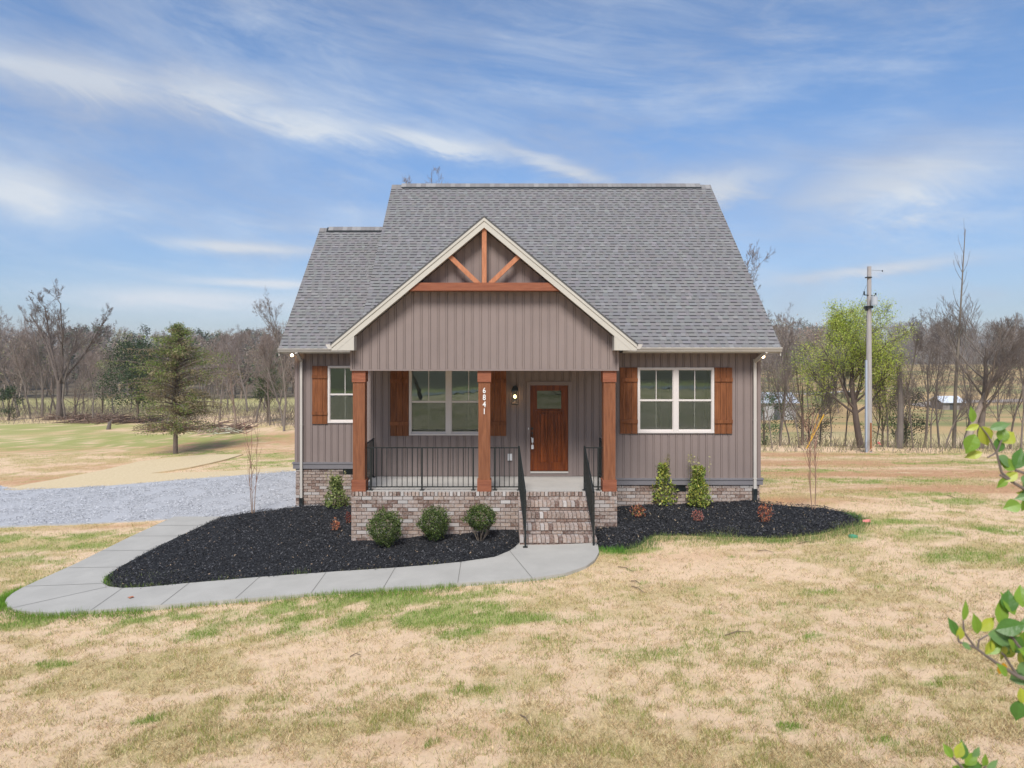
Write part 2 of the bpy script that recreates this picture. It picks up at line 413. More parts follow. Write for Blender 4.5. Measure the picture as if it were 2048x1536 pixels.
i = np.arange(ny*nx).reshape(ny, nx)
f = np.stack([i[:-1, :-1], i[:-1, 1:], i[1:, 1:], i[1:, :-1]], -1).reshape(-1, 4)
def hgt(x, y):
    """surface height of the real ground mesh"""
    fx = np.interp(x, gx, np.arange(nx)); fy = np.interp(y, gy, np.arange(ny))
    x0 = np.clip(fx.astype(int), 0, nx-2); y0 = np.clip(fy.astype(int), 0, ny-2); a = fx-x0; b = fy-y0
    return (HB[y0, x0]*(1-a)+HB[y0, x0+1]*a)*(1-b)+(HB[y0+1, x0]*(1-a)+HB[y0+1, x0+1]*a)*b
FIELD = sst(75, 92, GY)*sst(2, 9, GX)
col = np.stack([Gm, Dm, Bm, np.clip(FIELD, 0, 1)], -1).reshape(-1, 4)
def ground_material():
    m = bpy.data.materials.new('lawn_soil'); m.use_nodes = True; t = m.node_tree; N = t.nodes; L = t.links
    p = N['Principled BSDF']; p.inputs['Roughness'].default_value = .95; p.inputs['Specular IOR Level'].default_value = .1
    at_ = N.new('ShaderNodeAttribute'); at_.attribute_name = 'col'
    sp = N.new('ShaderNodeSeparateColor'); L.new(at_.outputs['Color'], sp.inputs[0])
    tcn = N.new('ShaderNodeTexCoord')
    def nz(sc, det=4, ro=.6, vec=(1, 1, 1)):
        mp = N.new('ShaderNodeMapping'); mp.inputs['Scale'].default_value = vec; L.new(tcn.outputs['Object'], mp.inputs[0])
        n = N.new('ShaderNodeTexNoise'); n.inputs['Scale'].default_value = sc; n.inputs['Detail'].default_value = det; n.inputs['Roughness'].default_value = ro
        L.new(mp.outputs[0], n.inputs['Vector']); return n.outputs['Fac']
    def mr(v_, a, b, c=0, d_=1):
        n = N.new('ShaderNodeMapRange'); L.new(v_, n.inputs[0])
        for k, q in enumerate((a, b, c, d_)): n.inputs[k+1].default_value = q
        return n.outputs[0]
    def mixc(fac, a, b):
        n = N.new('ShaderNodeMix'); n.data_type = 'RGBA'
        if isinstance(fac, float): n.inputs[0].default_value = fac
        else: L.new(fac, n.inputs[0])
        for k, q in ((6, a), (7, b)):
            if isinstance(q, tuple): n.inputs[k].default_value = (*q, 1)
            else: L.new(q, n.inputs[k])
        return n.outputs[2]
    def mth(op, a, b):
        n = N.new('ShaderNodeMath'); n.operation = op; n.use_clamp = True
        for k, q in enumerate((a, b)):
            if isinstance(q, float): n.inputs[k].default_value = q
            else: L.new(q, n.inputs[k])
        return n.outputs[0]
    fine = nz(30, 8, .78); mid = nz(7, 7, .72)
    straw = mixc(mr(fine, .35, .65), (.66, .52, .28), (.38, .29, .14))
    bare = mixc(mr(mid, .35, .7), (.80, .59, .40), (.62, .45, .29))
    c = mixc(mr(mth('ADD', sp.outputs[2], mr(mid, .3, .7, -.35, .35)), .1, .9), straw, bare)
    soil = mixc(mr(mid, .3, .7), (.56, .33, .185), (.43, .225, .115))
    c = mixc(mth('MULTIPLY', sp.outputs[1], mr(fine, .2, .6, .55, 1.0)), c, soil)
    grass = mixc(mr(fine, .3, .7), (.23, .29, .065), (.34, .35, .12))
    gm = mth('MULTIPLY', mr(mth('ADD', sp.outputs[0], mr(fine, .35, .65, -.45, .4)), .25, .85), .82)
    c = mixc(gm, c, grass)
    # distant tan hay field
    fld = mixc(mr(nz(.02, 4, .6, (1, 2.5, 1)), .35, .65), (.50, .34, .165), (.36, .255, .125))
    fld = mixc(mth('MULTIPLY', mr(nz(.035, 3, .6, (1, 3, 1)), .47, .58), .75), fld, (.16, .20, .07))
    c = mixc(at_.outputs['Alpha'], c, fld)
    lt_ = N.new('ShaderNodeAttribute'); lt_.attribute_name = 'litter'
    c = mixc(lt_.outputs['Fac'], c, mixc(mr(nz(.06, 4), .3, .7), (.13, .105, .078), (.18, .15, .10)))
    L.new(c, p.inputs['Base Color'])
    b = N.new('ShaderNodeBump'); b.inputs['Strength'].default_value = 1; b.inputs['Distance'].default_value = .035
    L.new(mth('ADD', mr(fine, 0, 1, 0, .5), mr(mid, 0, 1, 0, .5)), b.inputs['Height']); L.new(b.outputs[0], p.inputs['Normal'])
    return m
gme = mesh_np('ground', v, f, ground_material(), col, smooth=True)
lit = np.clip(sst(88, 100, GY)*(1-sst(-3, 3, GX))+sst(284, 296, GY)+sst(-49, -55, GY)*(.55+.45*sst(.4, .6, fbm(GX*.02, GY*.03, 91, 3))), 0, 1)
la = gme.attributes.new('litter', 'FLOAT', 'POINT'); la.data.foreach_set('value', lit.astype(np.float32).ravel())
g = link('ground', gme)
tag(g, kind='structure')

# ------------------------------------------------------------------ flat sheets traced on the ground
def smooth_poly(pts, it=1, keep=()):
    for _ in range(it):
        q = []
        for a, b in zip(pts, pts[1:]+pts[:1]):
            q += [(a[0]*.75+b[0]*.25, a[1]*.75+b[1]*.25), (a[0]*.25+b[0]*.75, a[1]*.25+b[1]*.75)]
        pts = q
    return pts
def inpoly(x, y, poly):
    x = np.asarray(x); y = np.asarray(y); r = np.zeros(x.shape, bool)
    for (x0, y0), (x1, y1) in zip(poly, poly[1:]+poly[:1]):
        c = ((y0 > y) != (y1 > y)) & (x < (x1-x0)*(y-y0)/((y1-y0) if y1 != y0 else 1e-9)+x0); r ^= c
    return r
def sheet(name, poly, dz, step, m, skirt=.0, zfun=None, noise_amp=0, edge_drop=0):
    zf = zfun or (lambda x, y: zt(x, y)+dz)
    P = [];
    for a, b in zip(poly, poly[1:]+poly[:1]):
        k = max(1, int(math.dist(a, b)/step))
        P += [(a[0]+(b[0]-a[0])*j/k, a[1]+(b[1]-a[1])*j/k) for j in range(k)]
    nb = len(P)
    xs = np.arange(min(p[0] for p in P), max(p[0] for p in P), step); ys = np.arange(min(p[1] for p in P), max(p[1] for p in P), step)
    A, B = np.meshgrid(xs, ys); A = A.ravel(); B = B.ravel(); k = inpoly(A, B, poly); A = A[k]; B = B[k]
    pb = np.array(P); dmin = np.full(len(A), 9e9)
    for q in pb: dmin = np.minimum(dmin, (A-q[0])**2+(B-q[1])**2)
    k = dmin > (step*.5)**2; A = A[k]; B = B[k]; dmin = np.sqrt(dmin[k])
    vs = [Vector(p) for p in P]+[Vector((a, b)) for a, b in zip(A, B)]
    out = delaunay_2d_cdt(vs, [], [list(range(nb))], 1, 1e-5)
    V = np.array([(p.x, p.y) for p in out[0]]); T = [tuple(t) for t in out[2]]
    z = zf(V[:, 0], V[:, 1])
    if noise_amp:
        dd = np.full(len(V), 9e9)
        for q in pb: dd = np.minimum(dd, (V[:, 0]-q[0])**2+(V[:, 1]-q[1])**2)
        dd = np.sqrt(dd); z = z+noise_amp*(fbm(V[:, 0]*2, V[:, 1]*2, 71, 4)-.35)*sst(0, .3, dd)-edge_drop*(1-sst(0, .25, dd))
    v3 = [(a[0], a[1], zz) for a, zz in zip(V, z)]
    if skirt:
        base = len(v3); zo_ = -edge_drop-noise_amp*.35
        for j in range(nb):
            q = float(zf(P[j][0], P[j][1])); e = noise_amp*(float(fbm(np.array(P[j][0]*2.), np.array(P[j][1]*2.), 71, 4))-.35)*0-edge_drop
            v3 += [(P[j][0], P[j][1], q+e), (P[j][0], P[j][1], q-skirt)]
        for j in range(nb):
            k_ = (j+1) % nb; T.append((base+2*j, base+2*k_, base+2*k_+1, base+2*j+1))
    me = bpy.data.meshes.new(name); me.from_pydata(v3, [], T); me.materials.append(m); me.update()
    me.polygons.foreach_set('use_smooth', np.array([len(t) == 3 for t in T], bool))
    return link(name, me)
def trace(pts): return [at(*p) for p in pts]

walk_px = [(348.6,1035.7),(253,1080),(150.4,1131.4),(75,1165),(47.8,1178),(26,1190),(14,1200),(10.3,1208),(15.4,1217),(34,1224.3),(68.4,1228.8),(109,1229.8),(177.7,1225.4),(321,1214.4),(471.6,1202.5),(622,1191.2),(767.5,1180),(915.7,1170.2),(1000,1165),(1064,1160),(1131,1150.5),(1172,1136.5),(1190,1123),(1198,1108),(1195.4,1092),
           (1180,1080),(1060,1080),(1040,1088),(1032,1096),(1019,1105.4),(989,1117.7),(953.4,1123.2),(922,1127.9),(857.7,1133.6),(790.7,1139),(680,1146.5),(519.5,1157.7),(379.4,1169.7),(283.7,1178.5),(246,1179.8),(218.7,1177),(207,1171),(207,1164),(213,1156),(239,1138.2),(300.8,1104),(358.9,1075),(444.3,1035.7)]
walk = trace(walk_px)
walkway = sheet('walkway', walk, .035, .25, MT['concrete'], skirt=.12); tag(walkway, kind='structure')
# expansion joints cut as thin dark grooves lying on the slab
jm = mat('joint', (.20, .195, .175), .95)
jb = MB()
for a, b in [((246,1180),(182,1225)),((379,1170),(322,1214)),((519.5,1158),(471,1202)),((652.8,1148),(622,1191)),((790.7,1139),(767,1180)),((922,1128),(915.5,1170)),((1019,1105.5),(1064,1160)),
             ((240,1138),(138,1139)),((302,1104),(200,1105)),((359,1075),(263,1075.5)),((404,1054),(308,1054)),((207,1171),(50,1177)),((214,1178),(24,1221))]:
    a = at(*a); b = at(*b)
    for t in range(12):
        p = [(a[0]+(b[0]-a[0])*q/12, a[1]+(b[1]-a[1])*q/12) for q in (t, t+1)]
        dx, dy = p[1][0]-p[0][0], p[1][1]-p[0][1]; L_ = math.hypot(dx, dy); nx_, ny_ = -dy/L_*.006, dx/L_*.006
        zz = [float(zt(*q))+.039 for q in p]
        jb.face([(p[0][0]-nx_, p[0][1]-ny_, zz[0]), (p[0][0]+nx_, p[0][1]+ny_, zz[0]), (p[1][0]+nx_, p[1][1]+ny_, zz[1]), (p[1][0]-nx_, p[1][1]-ny_, zz[1])])
jo = jb.build('walkway_joint', jm); jo.parent = walkway

mulch_m = mat('black_mulch', (.030, .031, .034), .95, base2=(.016, .016, .018), vscale=30, bump=1.6, bscale=38, spec=.15)
mulch1_px = [(444.3,1035.2),(504,1025),(560,1019),(600,1013),(660,1010),(703,1010),(760,1030),(1036,1030),(1060,1075),(1040,1088),(1032,1096),(1019,1105.4),(989,1117.7),(953.4,1123.2),(922,1127.9),(857.7,1133.6),(790.7,1139),(680,1146.5),(519.5,1157.7),(379.4,1169.7),(283.7,1178.5),(246,1179.8),(218.7,1177),(207,1171),(207,1164),(213,1156),(239,1138.2),(300.8,1104),(358.9,1075)]
mulch2_px = [(1180,1085),(1195,1096),(1220,1098),(1248,1098),(1275,1092),(1290,1080),(1310,1068.5),(1371,1069),(1453.5,1072),(1549,1074),(1631,1067),(1685,1056),(1720,1047),(1718,1036),(1695,1026),(1645,1016),(1576.5,1012),(1516,1006),(1516,990),(1300,990),(1200,1020)]
mulch1 = trace(mulch1_px); mulch2 = trace(mulch2_px)
for nm, poly in (('mulch_bed', mulch1), ('mulch_bed', mulch2)):
    o = sheet(nm, poly, .035, .14, mulch_m, noise_amp=.07, edge_drop=.035, skirt=.1); tag(o, kind='structure')

gravel_m = mat('grey_gravel', (.46, .465, .48), .9, base2=(.37, .375, .39), vscale=30, bump=.7, bscale=30, spec=.2, detail=7)
gravel_px = [(-260,1070),(0,1052.8),(100,1050),(200,1046),(345,1038),(444,1035),(504,1025),(593,1016),(640,1010),(700,960),(640,938),(589,940),(381,957),(205,971.5),(29,979),(0,972),(-260,985)]
gp = trace(gravel_px)
o = sheet('gravel_drive', gp, .012, .5, gravel_m, skirt=.1); tag(o, kind='structure')
straw_m = mat('straw_cover', (.66, .54, .34), .95, base2=(.55, .43, .26), vscale=14, bump=1, bscale=30)
straw_px = [(5,980),(60,968),(117,958.5),(205,941),(278,923.5),(340,916),(410,909.5),(486,909),(457,918),(420,927),(381,935.5),(340,942),(300,947.5),(440,943.5),(589,934),(640,931),(640,940),(589,942.5),(381,958.5),(205,973),(29,981)]
o = sheet('straw_path', trace(straw_px), .018, .5, straw_m, skirt=.08); tag(o, kind='structure')
# road behind the camera (the window panes mirror it)
rb = MB()
xs = np.linspace(-120, 120, 61)
def ry(x): return -37-5*math.cos(x*.035+.4)
for a, b in zip(xs[:-1], xs[1:]):
    rb.face([(a, ry(a)-2.6, zt(a, ry(a)-2.6)+.05), (b, ry(b)-2.6, zt(b, ry(b)-2.6)+.05), (b, ry(b)+2.6, zt(b, ry(b)+2.6)+.05), (a, ry(a)+2.6, zt(a, ry(a)+2.6)+.05)])
tag(rb.build('road', mat('asphalt', (.32, .31, .30), .9, var=.1)), kind='structure')

# ------------------------------------------------------------------ grass blades, straw, mulch chips (ground cover)
def leafcol(base, n, j=.15, r=None):
    r = r or rng
    c = np.array(base)[None, :]*(1+r.normal(0, j, (n, 1))); return np.clip(c*(1+r.normal(0, j*.35, (n, 3))), .004, .9)
EXCL = [walk, gp]
def free(x, y, polys, mul=True):
    k = np.ones(len(x), bool)
    for p in polys: k &= ~inpoly(x, y, p)
    k &= ~((x > -3.05) & (x < 2.4) & (y > 14.35))
    k &= ~((x > .42) & (x < 1.85) & (y > 13.2))
    return k
def scatter_pts(n, y0, y1, xr=.82, p=1.6):
    u = rng.random(n); y = (y0**(1-p)+(y1**(1-p)-y0**(1-p))*u)**(1/(1-p))
    x = (rng.random(n)*2-1)*xr*y; x = np.where(rng.random(n) < .0, x, x)
    return x, y
def blades(x, y, z, h, w, lean, colr, name, m, quad=False):
    n = len(x); th = rng.random(n)*6.283; ph = rng.random(n)*6.283
    wx, wy = np.cos(th)*w/2, np.sin(th)*w/2
    tx, ty = np.cos(ph)*h*lean, np.sin(ph)*h*lean
    b0 = np.stack([x-wx, y-wy, z], -1); b1 = np.stack([x+wx, y+wy, z], -1)
    tp = np.stack([x+tx, y+ty, z+h*np.sqrt(np.clip(1-lean**2, .02, 1))], -1)
    v_ = np.stack([b0, b1, tp], 1).reshape(-1, 3); f_ = np.arange(3*n).reshape(n, 3)
    return mesh_np(name, v_, f_, m, colr)
blade_m = mat('grass_blade', (1, 1, 1), .8, attr=True, var=0, trans=.25, spec=.15)
X0, Y0 = scatter_pts(1050000, 5.6, 32)
k = free(X0, Y0, EXCL+[mulch1, mulch2]); X0 = X0[k]; Y0 = Y0[k]
g0, d0, b0 = masks(X0, Y0)
cl = fbm(X0*6, Y0*7, 88, 3); cl2 = fbm(X0*4, Y0*5, 89, 3)
pd = (.42+.75*(1-b0)+g0)*(1-.8*d0)*(.25+sst(.40, .58, cl))
k = rng.random(len(X0)) < pd; X0, Y0, g0, d0, b0, cl2 = X0[k], Y0[k], g0[k], d0[k], b0[k], cl2[k]
n = len(X0); up = rng.random(n) < .5
isg = rng.random(n) < np.clip(g0*1.2+.42*(1-b0*.6)*sst(.48, .62, cl2), 0, .95)
h = np.where(isg, rng.uniform(.03, .075, n), rng.uniform(.03, .085, n)); lean = np.where(isg, rng.uniform(.1, .6, n), rng.uniform(.6, .98, n))
w = rng.uniform(.003, .006, n)*(.7+.05*Y0)
gc = np.where((rng.random(n) < g0)[:, None], leafcol((.20, .32, .055), n, .25), leafcol((.32, .34, .09), n, .2))
sc_ = np.where((rng.random(n) < .5)[:, None], leafcol((.78, .64, .37), n, .12), leafcol((.34, .24, .115), n, .3))
o = link('grass', blades(X0, Y0, hgt(X0, Y0)-.004, h, w, lean, np.where(isg[:, None], gc, sc_), 'grass', blade_m))
tag(o, 'sparse straw coloured and green lawn grass over bare soil', 'grass', kind='stuff')
# greener edge along the walk and beds
ex, ey, eh, ec = [], [], [], []
def fringe(px_line, dens, col_, hh=(.05, .12), spread=.10):
    for a, b in zip(px_line, px_line[1:]):
        a = at(*a); b = at(*b); L_ = math.dist(a, b); n_ = int(L_*dens)
        t = rng.random(n_); ex.append(a[0]+(b[0]-a[0])*t+rng.normal(0, spread*.3, n_)); ey.append(a[1]+(b[1]-a[1])*t+rng.normal(0, spread, n_)*.7-spread*.5)
        q = vnoise(ex[-1]*2.2, ey[-1]*2.2, 5); eh.append(rng.uniform(*hh, n_)*(.4+q)); ec.append(leafcol(col_, n_, .2))
fringe([(300,1216),(471,1203),(622,1192)], 260, (.20, .29, .06))
fringe([(622,1192),(767,1181),(915,1171)], 700, (.18, .30, .05), (.04, .12), .16)
fringe([(915,1171),(1064,1161),(1131,1151.5)], 260, (.19, .26, .06), (.03, .10))
fringe([(14,1222),(68,1230),(178,1227),(300,1218)], 700, (.18, .30, .05), (.04, .11), .16)
fringe([(45,1178),(18,1196),(6,1208),(12,1220)], 1500, (.18, .33, .04), (.05, .13), .22)
fringe([(150,1131),(60,1172)], 250, (.24, .30, .07), (.04, .1), .15)
fringe([(210,1172),(246,1178),(330,1172),(480,1160),(620,1150)], 320, (.22, .30, .07), (.05, .13), .10)
fringe([(212,1152),(205,1164),(216,1174)], 900, (.20, .34, .05), (.05, .13), .12)
fringe([(620,1150),(860,1133),(990,1117)], 70, (.30, .28, .10), (.05, .12), .12)
fringe([(1248,1100),(1290,1088),(1310,1072),(1453,1076),(1549,1078),(1631,1070),(1700,1056),(1724,1045)], 420, (.16, .23, .07), (.05, .14), .22)
fringe([(1195,1098),(1248,1102)], 900, (.14, .30, .05), (.05, .12), .12)
fringe([(1722,1040),(1690,1026)], 900, (.13, .24, .06), (.05, .14), .25)
fringe([(1330,1062),(1549,1066),(1690,1050)], 420, (.28, .30, .12), (.05, .13), .42)
fringe([(1450,1056),(1600,1050),(1700,1044)], 260, (.45, .38, .2), (.04, .10), .40)
fringe([(225,1150),(300,1150),(480,1158)], 120, (.26, .30, .10), (.04, .10), .3)
ex, ey, eh = map(np.concatenate, (ex, ey, eh)); ec = np.concatenate(ec)
k = ~inpoly(ex, ey, walk); ex, ey, eh, ec = ex[k], ey[k], eh[k], ec[k]
o = link('grass', blades(ex, ey, hgt(ex, ey)+.02, eh, np.full(len(ex), .008), rng.uniform(.1, .6, len(ex)), ec, 'grass_edge', blade_m))
tag(o, 'greener tufts of grass fringing the walkway and mulch beds', 'grass', kind='stuff')
# distant field grass tufts for the yard on the left
def chips(poly, n, size, cols, name, label, z0=.03, flat=.5, m=None):
    xs_ = [p[0] for p in poly]; ys_ = [p[1] for p in poly]
    x = rng.uniform(min(xs_), max(xs_), n); y = rng.uniform(min(ys_), max(ys_), n); k = inpoly(x, y, poly); x, y = x[k], y[k]; n = len(x); x = x+rng.normal(0, .035, n); y = y+rng.normal(0, .035, n)
    a = rng.random(n)*6.283; L_ = rng.uniform(*size, n); w_ = L_*rng.uniform(.2, .5, n); tl = rng.normal(0, flat, n)
    dx, dy, dz = np.cos(a)*L_, np.sin(a)*L_, np.sin(tl)*L_*.7; px_, py_ = -np.sin(a)*w_, np.cos(a)*w_; pz = rng.normal(0, .35, n)*w_
    dd = fbm(x*2, y*2, 71, 4)
    z = zt(x, y)+z0+.07*(dd-.35)+rng.uniform(0, .012, n)+np.abs(dz)*.5
    P = np.stack([np.stack([x-dx/2-px_/2, y-dy/2-py_/2, z-dz/2-pz/2], -1), np.stack([x+dx/2-px_/2, y+dy/2-py_/2, z+dz/2-pz/2], -1),
                  np.stack([x+dx/2+px_/2, y+dy/2+py_/2, z+dz/2+pz/2], -1), np.stack([x-dx/2+px_/2, y-dy/2+py_/2, z-dz/2+pz/2], -1)], 1).reshape(-1, 3)
    ci = rng.choice(len(cols), n, p=[c[1] for c in cols]); cc = np.array([c[0] for c in cols])[ci]*(1+rng.normal(0, .2, (n, 1)))
    o = link(name, mesh_np(name, P, np.arange(4*n).reshape(n, 4), m or blade_m, np.clip(cc, .003, .9)))
    tag(o, label, 'mulch' if 'mulch' in name else 'gravel', kind='stuff')
chip_m = mat('mulch_chip', (1, 1, 1), .9, attr=True, spec=.15)
mc = [((.018, .018, .020), .48), ((.042, .043, .046), .335), ((.10, .10, .105), .17), ((.30, .22, .15), .015)]
chips(mulch1, 90000, (.01, .042), mc, 'mulch_chips', 'black shredded mulch in the bed left of the steps', m=chip_m)
mc2 = [((.018, .018, .020), .46), ((.042, .043, .046), .33), ((.10, .10, .105), .19), ((.30, .23, .15), .02)]
chips(mulch2, 60000, (.01, .042), mc2, 'mulch_chips', 'black shredded mulch in the bed right of the steps', m=chip_m)
chips(gp, 120000, (.015, .042), [((.56, .565, .585), .45), ((.46, .465, .48), .4), ((.34, .345, .36), .15)], 'gravel_stones', 'crushed grey stones covering the driveway', z0=.0, flat=.3, m=chip_m)

# ------------------------------------------------------------------ THE HOUSE
YW, YF, YL = 16.154, 14.293, 18.55         # main wall, porch front, left wing wall
ZF, ZH = .84, 3.376                        # porch floor, header underside
XL, XR = -3.05, 6.16                       # main block
WX0 = -5.57                                # wing left corner
GXc = -.325; GS = .833                     # gable axis and pitch
house = empty('house', (0, 19, 0))
tag(house, 'taupe board and batten cottage with grey shingle roof and brick front porch', 'house')

def siding(mb, O, U, Nn, u0, u1, zb, zt_, openings=(), pitch=.178, bw=.050, gd=.016, gw=.0115, ph=.009, off=0.0):
    O = Vector(O); U = Vector(U); Nn = Vector(Nn)
    zbf = zb if callable(zb) else (lambda u: zb); ztf = zt_ if callable(zt_) else (lambda u: zt_)
    pts = []; u = math.floor((u0-off)/pitch)*pitch+off
    while u < u1+pitch:
        pts += [(u, 0), (u, -gd), (u+gw, -gd), (u+gw, ph), (u+bw-gw, ph), (u+bw-gw, -gd), (u+bw, -gd), (u+bw, 0)]; u += pitch
    out = []
    for (a, da), (b, db) in zip(pts, pts[1:]):
        if b <= u0 or a >= u1: continue
        if b-a > 1e-9:
            if a < u0: a = u0
            if b > u1: b = u1
        cuts = {a, b}
        for o in openings:
            for c in (o[0], o[1]):
                if a+1e-6 < c < b-1e-6: cuts.add(c)
        cs = sorted(cuts) if b > a else [a, b]
        for s0, s1 in zip(cs, cs[1:]):
            mid = (s0+s1)/2
            iv = [(zbf(s0), zbf(s1), ztf(s0), ztf(s1))]
            for o in sorted(openings, key=lambda q: q[2]):
                if o[0] <= mid <= o[1]:
                    l = iv.pop(); iv.append((l[0], l[1], o[2], o[2])); iv.append((o[3], o[3], l[2], l[3]))
            for z0, z0b, z1, z1b in iv:
                if z1 <= z0+1e-4 and z1b <= z0b+1e-4: continue
                mb.face([O+U*s0+Nn*da+Vector((0, 0, z0)), O+U*s1+Nn*db+Vector((0, 0, z0b)), O+U*s1+Nn*db+Vector((0, 0, max(z1b, z0b))), O+U*s0+Nn*da+Vector((0, 0, max(z1, z0)))])
def pxx(px, s): return (px-HX)/s
sM, sF, sL = F/YW, F/YF, F/YL
# openings (x0,x1,z0,z1)
WINR = (pxx(1274.8, sM), pxx(1427.6, sM), world_z(866, YW), world_z(735, YW))
WINP = (pxx(818.2, sM), pxx(976.6, sM), world_z(870.4, YW), world_z(736.5, YW))
WINL = (pxx(656, sL), pxx(724, sL), world_z(845.8, YL), world_z(731.8, YL))
DOOR = (pxx(1060.6, sM), pxx(1136, sM), world_z(941.5, YW), world_z(770.5, YW))
DTR = (pxx(1053.3, sM), pxx(1144.7, sM), ZF, world_z(763, YW))
EZ = 3.80
FBz = world_z(957, YW)      # top of the foundation band
def roofz_main(y): return 3.87+.955*(min(y, 2*20.98-y)-15.7)
def roofz_wing(y): return 3.87+.947*(min(y, 2*22.27-y)-18.1)
def wall(name, fn): mb = MB(); fn(mb); return mb.build(name, MT['siding'], house)
wall('front_wall', lambda mb: (siding(mb, (0, YW, 0), (1, 0, 0), (0, -1, 0), 2.44, XR, FBz, EZ, [WINR], off=.05),
                                siding(mb, (0, YW, 0), (1, 0, 0), (0, -1, 0), XL, 2.44, ZF, EZ, [WINP, DTR], off=.03)))
wall('wing_front_wall', lambda mb: siding(mb, (0, YL, 0), (1, 0, 0), (0, -1, 0), WX0, XL, world_z(926, YL), EZ, [WINL], off=.02))
YB = 25.8
def sides(mb):
    siding(mb, (XR, 0, 0), (0, 1, 0), (1, 0, 0), YW, YB, FBz, lambda y: roofz_main(y)-.12)
    siding(mb, (XL, 0, 0), (0, 1, 0), (-1, 0, 0), YW, YL, world_z(926, YL), lambda y: roofz_main(y)-.12)
    siding(mb, (XL, 0, 0), (0, 1, 0), (-1, 0, 0), YL, YB, lambda y: roofz_wing(y)-.2, lambda y: roofz_main(y)-.12)
    siding(mb, (WX0, 0, 0), (0, 1, 0), (-1, 0, 0), YL, YB, world_z(926, YL), lambda y: roofz_wing(y)-.12)
    siding(mb, (0, YB, 0), (1, 0, 0), (0, 1, 0), WX0, XR, .7, EZ)
wall('side_wall', sides)
# gable wall above the porch
gx0, gx1 = -3.12, 2.475
GZ0 = 6.55-.23
siding_g = MB()
siding(siding_g, (0, YF, 0), (1, 0, 0), (0, -1, 0), gx0, gx1, ZH+.02, lambda x: min(GZ0-GS*abs(x-GXc), 9), off=-.07)
siding_g.box(gx0-.012, gx1+.012, YF-.022, YF+.02, ZH-.005, ZH+.022)
siding_g.box(gx0-.012, gx0+.03, YF-.02, YF+.02, ZH+.0225, 3.93); siding_g.box(gx1-.03, gx1+.012, YF-.02, YF+.02, ZH+.0225, 3.93)
# sides of the header
siding_g.box(gx0, gx0+.02, YF+.021, YW-.02, ZH, 3.93); siding_g.box(gx1-.02, gx1, YF+.021, YW-.02, ZH, 3.93)
siding_g.box(gx0+.021, gx1-.021, YF+.25, YF+.27, ZH, 3.7)
siding_g.build('gable_wall', MT['siding'], house)
mb = MB()
for i_ in range(28):
    a = gx0+.0215+i_*(gx1-gx0-.043)/28; b = gx0+.0215+(i_+1)*(gx1-gx0-.043)/28
    mb.box(a, b-.006, YF+.021, YW-.014, ZH+.012, ZH+.03)
mb.build('porch_ceiling', MT['soffit'], house)
# corner boards and foundation band
mb = MB()
for x, y in ((XR-.07, YW), (WX0, YL)): mb = MB(); mb.box(x, x+.075, y-.018, y+.05, world_z(926, YL) if y == YL else FBz, EZ); mb.build('corner_trim', MT['siding'], house)
mb = MB(); mb.box(XL-.01, XL+.055, YW-.018, YW+.02, ZF, EZ)
mb.build('corner_trim', MT['siding'], house)
mb = MB()
bz0, bz1 = world_z(969, YW), world_z(956, YW)
mb.box(2.46, XR+.045, YW-.045, YW+.05, bz0, bz1-.04); mb.box(2.46, XR+.06, YW-.06, YW+.05, bz1-.04, bz1)
wz0, wz1 = world_z(937, YL), world_z(924, YL)
mb.box(XR-.01, XR+.045, YW+.051, YB, bz0, bz1-.04)
mb.build('foundation_band', MT['trimgrey'], house); mb = MB()
mb.box(WX0-.045, XL, YL-.045, YL+.05, wz0, wz1-.05); mb.box(WX0-.06, XL, YL-.06, YL+.05, wz1-.05, wz1)
mb.build('foundation_band', MT['trimgrey'], house)

# --- brickwork, every brick modelled
PAL = [((.30, .215, .175), .8), ((.21, .135, .105), .5), ((.16, .10, .08), .45), ((.36, .27, .22), .9), ((.42, .38, .36), .9), ((.33, .255, .22), 1.0), ((.26, .19, .155), .7), ((.45, .42, .40), .5), ((.31, .24, .21), 1.0)]
def bcol(r, dark=0):
    k = r.choices(range(len(PAL)), [3, 2+dark*2, 1+dark*3, 3, 1.2, 3, 2, .6, 2])[0]; c, a = PAL[k]; j = r.uniform(.85, 1.15)
    return (c[0]*j, c[1]*j, c[2]*j, a)
class BB(MB):
    def build(s, name, m, parent=None, **k):
        o = MB.build(s, name, m, parent, **k)
        arr = np.array([(*c[:3], c[3] if len(c) > 3 else .4) for c in s.c], np.float32)
        o.data.attributes['col'].data.foreach_set('color', arr.ravel()); return o
MORT = (.085, .066, .055, .12)
def bricks(mb, O, U, Nn, u0, u1, z0, z1, cl=.215, ch=.0795, j=.0125, dep=.012, skip=None, seed=1, rowlock_top=True):
    """courses counted down from z1 on a plane O + u U, faces pushed out along Nn"""
    r = random.Random(seed); O = Vector(O); U = Vector(U); Nn = Vector(Nn)
    def P(u, d, z): return O+U*u+Nn*d+Vector((0, 0, z))
    def blk(a, b, za, zb, c, d=dep):
        if b-a < .015: return
        mb.hexa([P(a, d, za), P(b, d, za), P(b, -.002, za), P(a, -.002, za), P(a, d, zb), P(b, d, zb), P(b, -.002, zb), P(a, -.002, zb)], c)
    z = z1; row = 0
    if rowlock_top:
        u = u0; h_ = .095
        while u < u1-.01:
            e = min(u+.071, u1); blk(u+j*.4, e-j*.4, z-h_+j*.5, z, bcol(r), dep+.006); u += .079
        z -= h_
    while z > z0:
        off = (row % 2)*cl/2; u = u0-off
        while u < u1:
            a = max(u, u0); b = min(u+cl, u1)
            if not (skip and skip((a+b)/2, z-ch/2)):
                c = bcol(r)
                dl = r.uniform(0, .003)
                blk(a+(j/2 if a > u0 else 0), b-(j/2 if b < u1 else 0), z-ch+j/2, z-j/2, c, dep-dl)
            u += cl
        z -= ch; row += 1
bk = BB()
